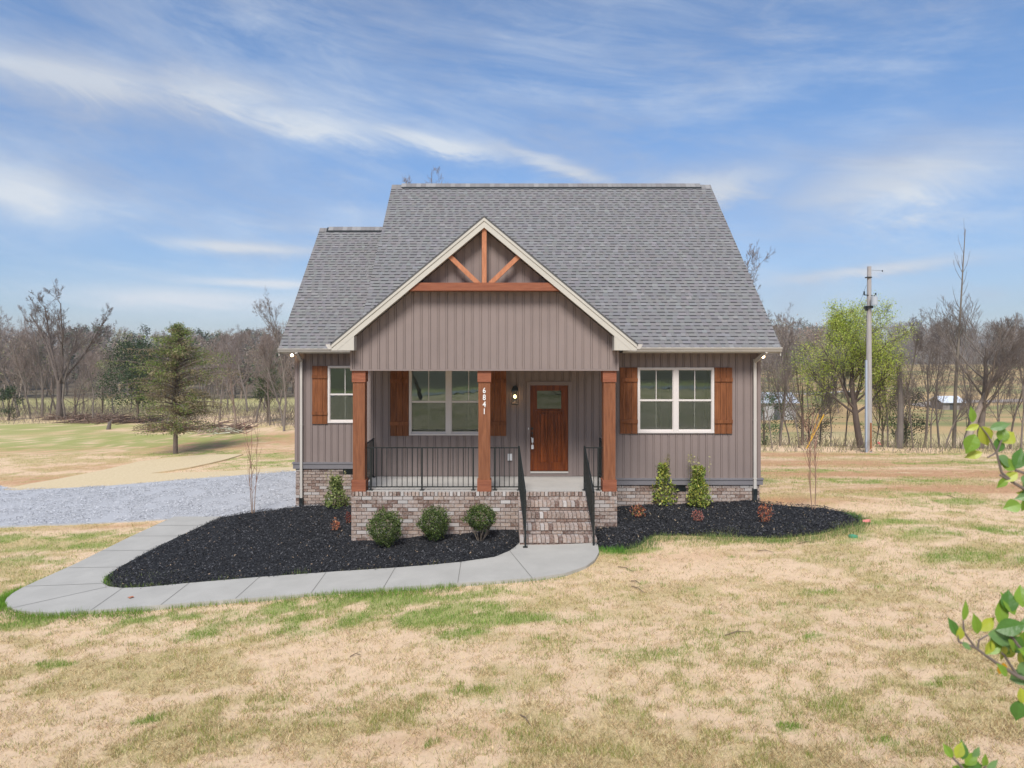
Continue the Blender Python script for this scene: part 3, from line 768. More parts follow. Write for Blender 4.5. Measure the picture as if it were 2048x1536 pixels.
# mortar bodies
bk.box(-3.10, 2.44, YF+.004, YF+.30, -.6, ZF-.02, MORT)
bricks(bk, (0, YF, 0), (1, 0, 0), (0, -1, 0), -3.11, .38, -.45, ZF, seed=3)
bricks(bk, (0, YF, 0), (1, 0, 0), (0, -1, 0), 1.87, 2.45, -.3, ZF, seed=4)
bricks(bk, (0, YF, 0), (1, 0, 0), (0, -1, 0), .38, 1.87, .5, ZF, seed=5)
bk.box(-3.11, -3.0, YF+.302, YW, -.6, ZF-.02, MORT); bk.box(2.34, 2.44, YF+.302, YW, -.4, ZF-.02, MORT)
bricks(bk, (2.44, 0, 0), (0, 1, 0), (1, 0, 0), YF, YW, -.3, ZF, seed=6)
bricks(bk, (-3.10, 0, 0), (0, 1, 0), (-1, 0, 0), YF, YL, -.6, ZF, seed=7)
bk.box(-3.11, -3.0, YF-.01, YF+.004, -.6, -.55, MORT)
bk.build('porch_base', MT['brick'], house)
mb = MB(); mb.box(-3.0, 2.34, YF+.098, YW-.013, ZF-.1, ZF-.008); mb.build('porch_floor', MT['slab'], house)
bk = BB()
ventR = (pxx(1347, sM), pxx(1370.6, sM), world_z(984, YW), world_z(969, YW)); ventL = (pxx(688, sL), pxx(712, sL), world_z(949, YL), world_z(937, YL))
bk.box(2.45, XR-.03, YW+.004, YW+.1, -.2, bz0+.02, MORT)
bricks(bk, (0, YW, 0), (1, 0, 0), (0, -1, 0), 2.45, XR-.02, -.1, bz0, seed=8, rowlock_top=False, skip=lambda u, z: ventR[0]-.03 < u < ventR[1]+.03 and z > ventR[2]+.0)
bricks(bk, (XR-.03, 0, 0), (0, 1, 0), (1, 0, 0), YW, YB, -.6, bz0, seed=9, rowlock_top=False)
bk.box(XR-.1, XR-.032, YW+.1, YB, -1.4, bz0+.02, MORT)
bk.box(WX0+.03, XL, YL+.004, YL+.1, -.9, wz0+.02, MORT)
bricks(bk, (0, YL, 0), (1, 0, 0), (0, -1, 0), WX0+.02, XL, -.8, wz0, seed=10, rowlock_top=False, skip=lambda u, z: ventL[0]-.03 < u < ventL[1]+.03 and z > ventL[2])
bricks(bk, (WX0+.03, 0, 0), (0, 1, 0), (-1, 0, 0), YL, YB, -1.2, wz0, seed=12, rowlock_top=False)
bk.box(WX0+.032, WX0+.1, YL+.1, YB, -1.4, wz0+.02, MORT)
bk.build('brick_foundation', MT['brick'], house)
for vv, y in ((ventR, YW), (ventL, YL)):
    mb = MB(); mb.box(vv[0]-.02, vv[1]+.02, y-.006, y+.003, vv[2]-.01, vv[3])
    for k_ in range(6): mb.box(vv[0], vv[1], y-.014, y-.007, vv[2]+.012+k_*.024, vv[2]+.022+k_*.024)
    mb.build('crawl_vent', MT['black'], house)
# steps
bk = BB(); r = random.Random(21)
SX0, SX1 = .38, 1.875
for s_ in range(4):
    zt1 = .672-.168*s_; yf = YF-.28*(s_+1); yb = YF-.28*s_+.0
    bk.box(SX0+.01, SX1-.01, yf+.026, yb-.002, -.05, zt1-.006, MORT)
    # rowlock nosing with its top on the tread
    u = SX0; nb_ = 18; wdt = (SX1-SX0)/nb_; dk = r.random() < .6; dk0 = r.randint(3, 8)
    for q in range(nb_):
        a = SX0+q*wdt; c = bcol(r, 1 if dk0 <= q <= dk0+4 else 0)
        bk.box(a+.006, a+wdt-.006, yf, yf+.20, zt1-.092, zt1, c)
        bk.box(a+.005, a+wdt-.005, yf+.21, yb-.003, zt1-.05, zt1-.001, bcol(r))
    a = SX0-(s_ % 2)*.11
    while a < SX1:
        p_, q_ = max(a, SX0), min(a+.215, SX1)
        if q_-p_ > .03: bk.box(p_+.006, q_-.006, yf+.020, yf+.1, zt1-.163, zt1-.102, bcol(r, 3))  # darker bricks below the nosing, its shade put into their colour
        a += .215
bricks(bk, (SX0+.012, 0, 0), (0, 1, 0), (-1, 0, 0), YF-1.10, YF-.02, -.05, .16, seed=31, rowlock_top=False)
bricks(bk, (SX0+.012, 0, 0), (0, 1, 0), (-1, 0, 0), YF-.83, YF-.02, .168, .328, seed=32, rowlock_top=False)
bricks(bk, (SX0+.012, 0, 0), (0, 1, 0), (-1, 0, 0), YF-.55, YF-.02, .336, .496, seed=33, rowlock_top=False)
bricks(bk, (SX0+.012, 0, 0), (0, 1, 0), (-1, 0, 0), YF-.27, YF-.02, .504, .664, seed=34, rowlock_top=False)
for s_ in range(4):
    zt1 = .672-.168*s_
    bricks(bk, (SX1-.012, 0, 0), (0, 1, 0), (1, 0, 0), YF-.28*(s_+1)+.01, YF-.02, zt1-.168, zt1-.008, seed=41+s_, rowlock_top=False)
bk.build('brick_steps', MT['brick'], house)

# --- roofs
SH = [(.215, .21, .208), (.235, .23, .228), (.20, .195, .193), (.26, .256, .252), (.225, .215, .21), (.285, .28, .275), (.21, .20, .198)]
def shingles(mb, O, U, V, urange, vlen, seed=1, exp_=.126, flip=False):
    r = random.Random(seed); O = Vector(O); U = Vector(U).normalized(); V = Vector(V).normalized(); Nn = U.cross(V).normalized()
    if Nn.z < 0: Nn = -Nn
    rows = int(vlen/exp_)
    for k_ in range(rows+1):
        v0 = k_*exp_; v1 = min((k_+1)*exp_+.004, vlen)
        if v1-v0 < .01: break
        ua, ub = urange((v0+v1)/2)
        if ub-ua < .05: continue
        u = ua; tooth = r.random() < .5
        tone = r.uniform(.97, 1.03)
        while u < ub-1e-4:
            w_ = r.uniform(.08, .19) if tooth else r.uniform(.06, .15)
            e = min(u+w_, ub)
            c = r.choices(SH, [4, 4, 3, 1.6, 4, .8, 3])[0]; c = tuple((x*.6+.4*.215)*tone*r.uniform(.97, 1.03)*.93 for x in c)
            hh = .013 if tooth else .006
            p = lambda a, b, n_: O+U*a+V*b+Nn*n_
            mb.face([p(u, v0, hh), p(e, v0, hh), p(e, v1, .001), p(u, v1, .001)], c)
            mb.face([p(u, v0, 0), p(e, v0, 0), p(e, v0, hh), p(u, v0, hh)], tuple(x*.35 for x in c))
            if tooth and k_ > 0:  # tooth's shadow on the course below, coloured in as a printed dark band
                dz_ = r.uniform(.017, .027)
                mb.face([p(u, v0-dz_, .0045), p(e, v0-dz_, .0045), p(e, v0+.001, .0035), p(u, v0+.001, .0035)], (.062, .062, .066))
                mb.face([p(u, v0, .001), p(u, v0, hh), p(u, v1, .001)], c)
            elif k_ > 0:  # thinner, paler strip of coloured-in shadow under the lower cells
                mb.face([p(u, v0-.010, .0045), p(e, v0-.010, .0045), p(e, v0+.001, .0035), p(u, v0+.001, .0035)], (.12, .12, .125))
            u = e; tooth = not tooth
RX0, RX1 = -3.32, 6.47; EY, RYm, EZm, RZm = 15.70, 20.98, 3.875, 8.91
sl = math.hypot(RYm-EY, RZm-EZm)
mb = MB()
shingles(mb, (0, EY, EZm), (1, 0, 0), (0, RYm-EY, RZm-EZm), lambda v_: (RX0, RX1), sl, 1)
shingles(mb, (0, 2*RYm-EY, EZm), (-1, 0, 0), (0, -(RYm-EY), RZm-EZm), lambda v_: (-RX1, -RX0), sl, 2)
main_roof = mb.build('roof', MT['shingle'], house)
mb = MB()
dk = [(EY, EZm-.015), (RYm, RZm-.015), (2*RYm-EY, EZm-.015), (2*RYm-EY, EZm-.10), (RYm, RZm-.12), (EY, EZm-.10)]
mb.prism(dk, RX0+.01, RX1-.01, 'x'); mb.build('roof_deck', MT['roofback'], main_roof)
# wing roof
WXa, WXb = -5.875, XL-.02; WEY, WRY, WEZ, WRZ = 18.10, 22.27, 3.875, 7.82
mb = MB(); slw = math.hypot(WRY-WEY, WRZ-WEZ)
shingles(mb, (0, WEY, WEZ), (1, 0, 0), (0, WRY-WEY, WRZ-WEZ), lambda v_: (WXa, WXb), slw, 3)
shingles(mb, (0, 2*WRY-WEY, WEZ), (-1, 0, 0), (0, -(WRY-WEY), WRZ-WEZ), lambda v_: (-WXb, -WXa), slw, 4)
wing_roof = mb.build('roof', MT['shingle'], house); wing_roof['label'] = 'lower grey shingle roof over the set back left wing'
mb = MB(); mb.prism([(WEY, WEZ-.015), (WRY, WRZ-.015), (2*WRY-WEY, WEZ-.015), (2*WRY-WEY, WEZ-.1), (WRY, WRZ-.12), (WEY, WEZ-.1)], WXa+.01, WXb, 'x')
mb.build('roof_deck', MT['roofback'], wing_roof)
# porch gable roof
GYf = 14.0; GXl, GXr = GXc-3.15, GXc+3.13; GZr = 6.56
gridge_back = EY+(GZr-EZm)/.955
mb = MB()
for sg in (-1, 1):
    slg = math.hypot(3.15, 3.15*GS)
    O = Vector((GXc+sg*3.15, 0, GZr-GS*3.15))
    def ur(v_, sg=sg):
        z = GZr-GS*3.15+v_*GS/math.hypot(1, GS); yb = EY+(z-EZm)/.955+.02
        return (GYf, yb)
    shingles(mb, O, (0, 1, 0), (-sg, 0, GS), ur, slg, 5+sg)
gable_roof = mb.build('roof', MT['shingle'], house); gable_roof['label'] = 'steep front gable roof over the porch'
mb = MB()
n_ = 16
for sg in (-1, 1):
    for k_ in range(n_):
        t0, t1 = k_/n_, (k_+1)/n_
        x0, z0, x1, z1 = GXc+sg*3.15*(1-t0), GZr-GS*3.15*(1-t0), GXc+sg*3.15*(1-t1), GZr-GS*3.15*(1-t1)
        yb0 = EY+(z0-EZm)/.955+.05; yb1 = EY+(z1-EZm)/.955+.05
        mb.hexa([(x0, GYf-.02, z0-.04), (x1, GYf-.02, z1-.04), (x1, yb1, z1-.04), (x0, yb0, z0-.04), (x0, GYf-.02, z0-.005), (x1, GYf-.02, z1-.005), (x1, yb1, z1-.005), (x0, yb0, z0-.005)])
mb.build('roof_deck', MT['roofback'], gable_roof)
# ridge vents and caps
for (a, b, y, z, a0, b0, par) in ((-2.98, 6.15, RYm, RZm, RX0, RX1, main_roof), (pxx(655, 61.3), XL-.32, WRY, WRZ, WXa, WXb-.3, wing_roof)):
    mb = MB(); mb.prism([(y-.15, z-.145), (y, z+.0), (y+.15, z-.145), (y+.15, z-.095), (y, z+.05), (y-.15, z-.095)], a, b, 'x')
    mb.build('ridge_vent', MT['black'], par)
    mb = MB(); u = a0
    r = random.Random(5)
    while u < b0:
        e = min(u+.15, b0); h_ = .056 if a < (u+e)/2 < b else .016
        mb.prism([(y-.125, z-.118+h_-.01), (y, z+h_), (y+.125, z-.118+h_-.01), (y+.125, z-.118+h_), (y, z+h_+.014), (y-.125, z-.118+h_)], u, e+.01 if e < b0 else e, 'x', c=r.choice(SH)); u = e
    mb.build('ridge_cap', MT['shingle'], par)
# gutters (K profile): offsets from the eave line
def gut(z): return [(-.115, z), (-.115, z-.022), (-.095, z-.05), (-.07, z-.098), (0, z-.098), (0, z), (-.012, z), (-.012, z-.085), (-.07, z-.085), (-.10, z-.03), (-.10, z)]
for a, b, y in ((2.82, RX1, EY), (WXa, -3.2, WEY)):
    mb = MB(); mb.prism([(y-.0+o_[0]+.03, o_[1]) for o_ in gut(EZm+.0)], a, b, 'x')
    for e in (a, b-.004): mb.prism([(y-.085, EZm-.001), (y-.085, EZm-.022), (y-.04, EZm-.097), (y+.03, EZm-.097), (y+.03, EZm-.001)], e, e+.004, 'x')
    mb.build('gutter', MT['gutter'], house)
for sg in (-1, 1):
    x = GXc+sg*3.15; z = GZr-GS*3.15
    mb = MB(); mb.prism([(x+sg*(-o_[0]-.02), o_[1]-.015) for o_ in gut(z)], GYf+.005, 15.62, 'y')
    mb.prism([(x-sg*.02, z-.016), (x+sg*.095, z-.016), (x+sg*.095, z-.037), (x+sg*.05, z-.112), (x-sg*.02, z-.112)], GYf, GYf+.004, 'y')
    mb.build('gutter', MT['gutter'], house)
# eave fascia + soffits
mb = MB()
mb.box(2.83, RX1-.02, EY+.031, EY+.05, EZm-.13, EZm-.03); mb.build('fascia', MT['fascia'], house); mb = MB(); mb.box(WXa+.02, -3.2, WEY+.031, WEY+.05, WEZ-.13, WEZ-.03)
mb.build('fascia', MT['fascia'], house)
# sloping barge boards on the gable ends
for x, (ya, za, yr, zr) in ((RX1-.03, (EY, EZm, RYm, RZm)), (RX0+.005, (EY, EZm, RYm, RZm)), (WXa+.005, (WEY, WEZ, WRY, WRZ))):
    mb = MB(); mb.prism([(ya, za-.02), (yr, zr-.02), (2*yr-ya, za-.02), (2*yr-ya, za-.19), (yr, zr-.2), (ya, za-.19)], x, x+.025, 'x'); mb.build('fascia', MT['fascia'], house)
mb = MB()
mb.box(2.83, RX1-.05, EY+.052, YW, EZm-.125, EZm-.11); mb.build('soffit', MT['soffit'], house); mb = MB(); mb.box(WXa+.04, XL, WEY+.052, YL, WEZ-.125, WEZ-.11)
mb.build('soffit', MT['soffit'], house)
# rake fascia boards of the gable (front face)
mb = MB(); VW = .245
def rake(mb_, y0, y1, za, zb_, ext=3.13):
    for sg in (-1, 1):
        zc = world_z(700.8, GYf); xe = (GZr-zb_-zc)/GS
        P = [(GXc, GZr-za), (GXc+sg*ext, GZr-za-GS*ext), (GXc+sg*ext, zc), (GXc+sg*xe, zc), (GXc, GZr-zb_)] if xe < ext else [(GXc, GZr-za), (GXc+sg*ext, GZr-za-GS*ext), (GXc+sg*ext, GZr-zb_-GS*ext), (GXc, GZr-zb_)]
        mb_.prism(P, y0, y1, 'y')
rake(mb, GYf, GYf+.03, .02, VW)
rake(mb, GYf-.016, GYf-.001, .02, .105)
# boxed returns
for sg in (-1, 1):
    xo, xi = GXc+sg*3.10, GXc+sg*(2.68)
    zb_ = world_z(700.8, GYf)
    zo = GZr-VW-GS*3.10; zi = GZr-VW-GS*2.68
    P = [(GXc+sg*3.125, zb_+.10), (GXc+sg*2.9, GZr-VW-GS*2.9+.06), (xi, zi+.03), (xi, zb_+.002), (GXc+sg*3.125, zb_+.002)]
    mb.prism(P, GYf+.004, YF+.05, 'y')
    mb.box(min(xi, xi-sg*.012), max(xi, xi-sg*.012), GYf-.012, YF-.03, zb_+.0, zi+.0)
mb.build('rake_fascia', MT['fascia'], house)
mb = MB()
for sg in (-1, 1):
    for k_ in range(24):
        t0, t1 = k_/24, (k_+1)/24-.004
        e = 2.68
        x0, x1 = GXc+sg*e*t0, GXc+sg*e*t1; z0, z1 = GZr-.21-GS*e*t0, GZr-.21-GS*e*t1
        mb.hexa([(x0, GYf+.031, z0-.012), (x1, GYf+.031, z1-.012), (x1, YF+.0, z1-.012), (x0, YF+.0, z0-.012), (x0, GYf+.031, z0), (x1, GYf+.031, z1), (x1, YF+.0, z1), (x0, YF+.0, z0)])
mb.build('rake_soffit', MT['soffit'], house)
# truss ornament
YT = GYf+.05; sT = F/YT
def zz(py): return CZ+(HY-py)/sT
mb = MB(); hb0, hb1 = zz(581.2), zz(565.4)
xw = lambda z: (GZr-VW-z)/GS
mb.prism([(GXc-xw(hb0)-.04, hb0), (GXc+xw(hb0)+.04, hb0), (GXc+xw(hb1)+.04, hb1), (GXc-xw(hb1)-.04, hb1)], YT-.012, YF-.016, 'y'); mb.build('gable_beam', MT['woodx'], house)
mb = MB(); mb.box(GXc-.048, GXc+.048, YT, YT+.09, hb1, zz(452)); mb.build('king_post', MT['woodl'], house)
for sg in (-1, 1):
    mb = MB(); mb.bar((GXc+sg*.12, YT+.045, hb1-.02), (GXc+sg*.745, YT+.045, zz(512)+.03), .07, .095, up=(0, -1, 0) if False else (sg*.6, 0, -1)); 
    mb.build('brace', MT['woodl'], house)
# downspouts
def spout(x, yw, ztop, zbot, yg):
    mb = MB(); w_ = .065
    mb.bar((x+.12 if x > 0 else x-.02, yg, ztop), (x+.02 if x > 0 else x, yw-.06, ztop-.23), w_+.01, .09, up=(0, -1, .4))
    mb.box(x-w_/2, x+w_/2, yw-.09, yw-.02, zbot, ztop-.18)
    for z in (zbot+.25, (zbot+ztop)/2, ztop-.35): mb.box(x-w_/2-.008, x+w_/2+.008, yw-.094, yw-.02, z, z+.02)
    o = mb.build('downspout', MT['gutter'], house)
    m2 = MB(); m2.bar((x, yw-.055, zbot+.02), (x, yw-.06, zbot-.12), .10, .10, up=(0, 1, 0)); m2.bar((x, yw-.06, zbot-.12), (x-.03 if x > 0 else x, yw-.11, zbot-.42), .085, .085, up=(0, 1, 0))
    m2.build('drain_boot', MT['black'], o)
spout(pxx(1507.5, sM), YW, EZm-.09, world_z(978, YW), EY-.02)
spout(pxx(604, sL), YL, EZm-.09, world_z(996, YL), WEY-.02)

# --- windows
def window(o_, y, units, nm='window', lab=None):
    x0, x1, z0, z1 = o_; ca = .052; mw = .124; pd_ = .028
    mb = MB()
    mb.box(x0, x1, y-pd_, y+.05, z1-ca, z1); mb.box(x0, x1, y-pd_-.008, y+.05, z0, z0+ca*.8)
    mb.box(x0, x0+ca, y-pd_, y+.05, z0+ca*.8, z1-ca); mb.box(x1-ca, x1, y-pd_, y+.05, z0+ca*.8, z1-ca)
    us = []
    if units == 2:
        c = (x0+x1)/2; mb.box(c-mw/2, c+mw/2, y-pd_+.003, y+.05, z0+ca*.8, z1-ca); us = [(x0+ca, c-mw/2), (c+mw/2, x1-ca)]
    else: us = [(x0+ca, x1-ca)]
    win = mb.build(nm, MT['frame'], house)
    if lab: win['label'] = lab
    zb_, zt1 = z0+ca*.8, z1-ca; zm = (zb_+zt1)/2+.005
    for a, b in us:
        s1 = MB(); t = .014
        s1.box(a, b, y-.006, y+.03, zm-.022, zm+.022)
        s1.box(a, a+t, y+.0, y+.03, zm+.022, zt1); s1.box(b-t, b, y+.0, y+.03, zm+.022, zt1); s1.box(a+t, b-t, y, y+.03, zt1-t, zt1)
        s1.box(a, a+t, y+.005, y+.035, zb_, zm-.022); s1.box(b-t, b, y+.005, y+.035, zb_, zm-.022); s1.box(a+t, b-t, y+.004, y+.035, zb_, zb_+.045)
        s1.build('sash', MT['frame'], win)
        m_ = (a+b)/2
        g1 = MB(); g1.face([(a+t, y+.018, zm+.02), (b-t, y+.018, zm+.02), (b-t, y+.018, zt1-t), (a+t, y+.018, zt1-t)]); g1.build('pane', MT['glass'], win)
        g2 = MB(); g2.face([(a+t, y+.024, zb_+.04), (b-t, y+.024, zb_+.04), (b-t, y+.024, zm-.02), (a+t, y+.024, zm-.02)]); g2.build('pane', MT['glass'], win)
        mu = MB(); mu.box(m_-.008, m_+.008, y+.012, y+.017, zm+.022, zt1-t); mu.box(m_-.008, m_+.008, y+.026, y+.032, zb_+.045, zm-.022); mu.build('muntin', MT['frame'], win)
        sc = MB(); sc.face([(a+t, y+.008, zb_+.04), (b-t, y+.008, zb_+.04), (b-t, y+.008, zm-.02), (a+t, y+.008, zm-.02)]); sc.build('insect_screen', MT['screen'], win)
window(WINR, YW, 2, lab='double window right of the porch')
window(WINP, YW, 2, lab='double window on the porch behind the middle post')
window(WINL, YL, 1, lab='single window of the left wing')
def shutter(x0, x1, z0, z1, y):
    mb = MB(); n_ = 3; w_ = (x1-x0)/n_; r = random.Random(int(x0*100))
    for k_ in range(n_):
        j = r.uniform(.8, 1.15); mb.box(x0+k_*w_+.003, x0+(k_+1)*w_-.003, y-.035, y-.012, z0, z1, (j, j, j))
    h_ = z1-z0
    for zc in (z0+h_*.185, z1-h_*.185):
        j = r.uniform(.9, 1.1); mb.box(x0-.002, x1+.002, y-.058, y-.0355, zc-.045, zc+.045, (j, j, j))
    mb.build('shutter', MT['shutter'], house)
zR0, zR1 = world_z(867, YW), world_z(735, YW)
shutter(pxx(1239.4, sM), WINR[0]-.004, zR0, zR1, YW); shutter(WINR[1]+.004, pxx(1463.7, sM), zR0, zR1, YW)
zP0, zP1 = world_z(871.4, YW), world_z(737, YW)
shutter(pxx(781, sM), WINP[0]-.004, zP0, zP1, YW); shutter(WINP[1]+.004, pxx(1012.5, sM), zP0, zP1, YW)
shutter(pxx(625, sL), WINL[0]-.004, world_z(847.6, YL), world_z(731.8, YL), YL)

# --- door
dx0, dx1, dz0, dz1 = DOOR; yd = YW
mb = MB(); mb.box(DTR[0], dx0-.004, yd-.03, yd+.06, ZF, DTR[3]-.09); mb.box(dx1+.004, DTR[1], yd-.03, yd+.06, ZF, DTR[3]-.09); mb.box(DTR[0], DTR[1], yd-.03, yd+.06, DTR[3]-.09, DTR[3])
mb.box(dx0-.0035, dx1+.0035, yd-.028, yd+.02, ZF, dz0-.05)
mb.build('door_casing', MT['siding'], house)
door = MB()
gxa, gxb = pxx(1074, sM), pxx(1122.5, sM); gza, gzb = world_z(817.5, YW), world_z(781.5, YW)
yd0 = yd+.0
# stiles, rails
door.box(dx0, gxa, yd0, yd0+.045, dz0, dz1); door.box(gxb, dx1, yd0, yd0+.045, dz0, dz1)
door.box(gxa, gxb, yd0+.001, yd0+.045, gzb, dz1)
zs = world_z(828, YW); zr = world_z(924, YW)
door.box(gxa, gxb, yd0+.001, yd0+.045, zs, gza); door.box(gxa, gxb, yd0+.001, yd0+.045, dz0, zr)
cm = (gxa+gxb)/2; door.box(cm-.03, cm+.03, yd0+.002, yd0+.045, zr, zs)
for a, b in ((gxa, cm-.03), (cm+.03, gxb)):
    k_ = 3; w_ = (b-a)/k_
    for q in range(k_): door.box(a+q*w_+.003, a+(q+1)*w_-.003, yd0+.026, yd0+.044, zr, zs, (1.25, 1.25, 1.25))
do = door.build('front_door', MT['door'], house)
mb = MB(); mb.box(gxa-.05, gxb+.05, yd-.035, yd-.001, world_z(824.5, YW), world_z(820.8, YW)); 
for q in range(9): mb.box(gxa-.02+q*(gxb-gxa+.04)/9+.01, gxa-.02+(q+1)*(gxb-gxa+.04)/9-.02, yd-.02, yd-.001, world_z(827.5, YW), world_z(824.6, YW))
mb.build('door_shelf', MT['door'], do)
mb = MB(); mb.face([(gxa, yd+.02, gza), (gxb, yd+.02, gza), (gxb, yd+.02, gzb), (gxa, yd+.02, gzb)]); mb.build('door_glass', MT['glassd'], do)
mb = MB()
hx = pxx(1064.3, sM); mb.tube((hx, yd-.02, world_z(857, YW)), (hx, yd, world_z(857, YW)), .03, n=12)
mb.tube((hx, yd-.02, world_z(866, YW)), (hx, yd, world_z(866, YW)), .025, n=12); mb.tube((hx, yd-.05, world_z(868, YW)), (hx, yd-.05, world_z(886, YW)), .010)
mb.tube((hx, yd-.05, world_z(868, YW)), (hx, yd, world_z(868, YW)), .009); mb.tube((hx, yd-.05, world_z(886, YW)), (hx, yd, world_z(886, YW)), .009)
mb.build('door_handle', MT['black'], do)
mb = MB(); mb.box(dx0-.003, dx1+.003, yd-.05, yd+.045, dz0-.05, dz0-.012); mb.build('threshold', MT['gutter'], do)
# key lock box hanging on the handle
lb = MB(); lx = pxx(1064.5, sM); 
lb.box(lx-.027, lx+.027, yd-.10, yd-.065, world_z(897, YW), world_z(889, YW), (1, 1, 1))
lb.box(lx-.022, lx+.022, yd-.095, yd-.065, world_z(884, YW), world_z(875, YW), (1, 1, 1))
lb.bar((lx-.03, yd-.08, world_z(874, YW)), (lx+.012, yd-.08, world_z(878, YW)), .02, .02)
lb.tube((lx+.002, yd-.078, world_z(884, YW)), (lx+.002, yd-.078, world_z(889, YW)), .006)
lko = lb.build('lockbox', MT['white']); tag(lko, 'small white realtor lock box hanging from the front door handle', 'lock box')
# outlet cover and bell
mb = MB(); mb.box(pxx(1015.3, sM), pxx(1024.2, sM), yd-.045, yd-.013, world_z(920.4, YW), world_z(907, YW)); mb.box(pxx(1017, sM), pxx(1022.5, sM), yd-.055, yd-.0455, world_z(919, YW), world_z(908.5, YW)); mb.build('outlet_cover', MT['white'], house)
mb = MB(); mb.box(pxx(1056, sM), pxx(1057.8, sM), yd-.04, yd-.031, world_z(859, YW), world_z(855, YW)); mb.build('doorbell', MT['white'], house)

# --- posts of the porch
num_m = mat('number_paint', (.8, .8, .78), .5)
posts = []
for cx in (-2.965, -.33, 2.30):
    mb = MB(); hw = .125
    y0 = YF+.02
    mb.box(cx-hw, cx+hw, y0+.02, y0+.02+2*hw, ZF+.225, ZH-.235)
    p_ = mb.build('porch_post', MT['wood'], house); posts.append(p_)
    mb = MB(); mb.box(cx-.148, cx+.148, y0, y0+.296, ZF-.004, ZF+.235); mb.build('post_base', MT['woodx'], p_)
    mb = MB(); mb.box(cx-.143, cx+.143, y0+.0, y0+.29, ZH-.245, ZH-.006); mb.build('post_cap', MT['woodx'], p_)
for dgt, (ya, yb_) in zip('6841', ((775, 786.3), (788.8, 800.3), (802.5, 814.2), (816.8, 828.2))):
    cu = bpy.data.curves.new('digit', 'FONT'); cu.body = dgt; cu.size = 1; cu.extrude = .03; cu.align_x = 'CENTER'; cu.offset = .014
    to = bpy.data.objects.new('digit_tmp', cu); C.objects.link(to)
    dg = bpy.context.evaluated_depsgraph_get(); me = bpy.data.meshes.new_from_object(to.evaluated_get(dg)); bpy.data.objects.remove(to)
    vs = np.array([v_.co[:] for v_ in me.vertices]); h_ = vs[:, 1].max()-vs[:, 1].min(); z0 = world_z(yb_, YF+.04); z1 = world_z(ya, YF+.04)
    k_ = (z1-z0)/h_; nv = np.stack([-.33+(vs[:, 0]-(vs[:, 0].min()+vs[:, 0].max())/2)*k_*.8, YF+.030-vs[:, 2]*k_, z0+(vs[:, 1]-vs[:, 1].min())*k_], -1)
    me.vertices.foreach_set('co', nv.astype(np.float32).ravel()); me.materials.clear(); me.materials.append(num_m); me.update()
    link('house_number', me, posts[1])

# --- railings
ZR1, ZR0 = 1.735, .905; YRl = 14.475
def rail_run(a, b, zt0, zt1, zb0, zb1, name='porch_railing', postsat=(), nb_=None, basez=None, skip_ends=0):
    """a, b: (x, y); top rail heights at both ends"""
    a = Vector((*a, 0)); b = Vector((*b, 0)); L_ = (b-a).length
    up = Vector((0, 0, 1))
    mb = MB(); mb.bar(a+up*zt0, b+up*zt1, .035, .022); rl = mb.build(name, MT['black'], house)
    mb = MB(); mb.bar(a+up*zb0, b+up*zb1, .028, .022); mb.build('bottom_rail', MT['black'], rl)
    n_ = nb_ or max(2, round(L_/.107))
    for k_ in range(1, n_):
        t = k_/n_; p = a+(b-a)*t; z0 = zb0+(zb1-zb0)*t; z1 = zt0+(zt1-zt0)*t
        mb = MB(); mb.box(p.x-.0075, p.x+.0075, p.y-.0075, p.y+.0075, z0, z1); mb.build('baluster', MT['black'], rl)
    for t, zbase, zex in postsat:
        p = a+(b-a)*t; z1 = zt0+(zt1-zt0)*t+zex
        mb = MB(); mb.box(p.x-.0165, p.x+.0165, p.y-.0165, p.y+.0165, zbase, z1); mb.box(p.x-.045, p.x+.045, p.y-.045, p.y+.045, zbase, zbase+.012); mb.build('rail_post', MT['black'], rl)
    return rl
sR = F/YRl
rail_run((pxx(733, sR), YRl), (pxx(957, sR), YRl), ZR1, ZR1, ZR0, ZR0, postsat=((.04, ZF-.006, 0), (.495, ZF-.006, 0), (.953, ZF-.006, 0)))
rail_run((pxx(980, sR), YRl), (pxx(1037.7, sR), YRl), ZR1, ZR1, ZR0, ZR0, postsat=((.17, ZF-.006, 0), (1, ZF-.006, .04)))
rail_run((pxx(1168.7, sR), YRl), (pxx(1206, sR), YRl), ZR1, ZR1, ZR0, ZR0, postsat=((0, ZF-.006, .04), (.74, ZF-.006, 0)))
rail_run((-2.97, 14.62), (-2.97, 16.06), ZR1, ZR1, ZR0, ZR0, postsat=((.05, ZF-.006, 0), (.97, ZF-.006, .02)))
rail_run((2.345, 14.62), (2.345, 16.06), ZR1, ZR1, ZR0, ZR0, postsat=((.05, ZF-.006, 0), (.97, ZF-.006, .02)))
for xa, xb in ((.400, .482), (1.787, 1.785)):
    o = rail_run((xa, YRl-.03), (xb, 13.01), 1.755, 1.085, 1.0, .30, name='stair_railing', postsat=((1, .035, .0),), nb_=12)

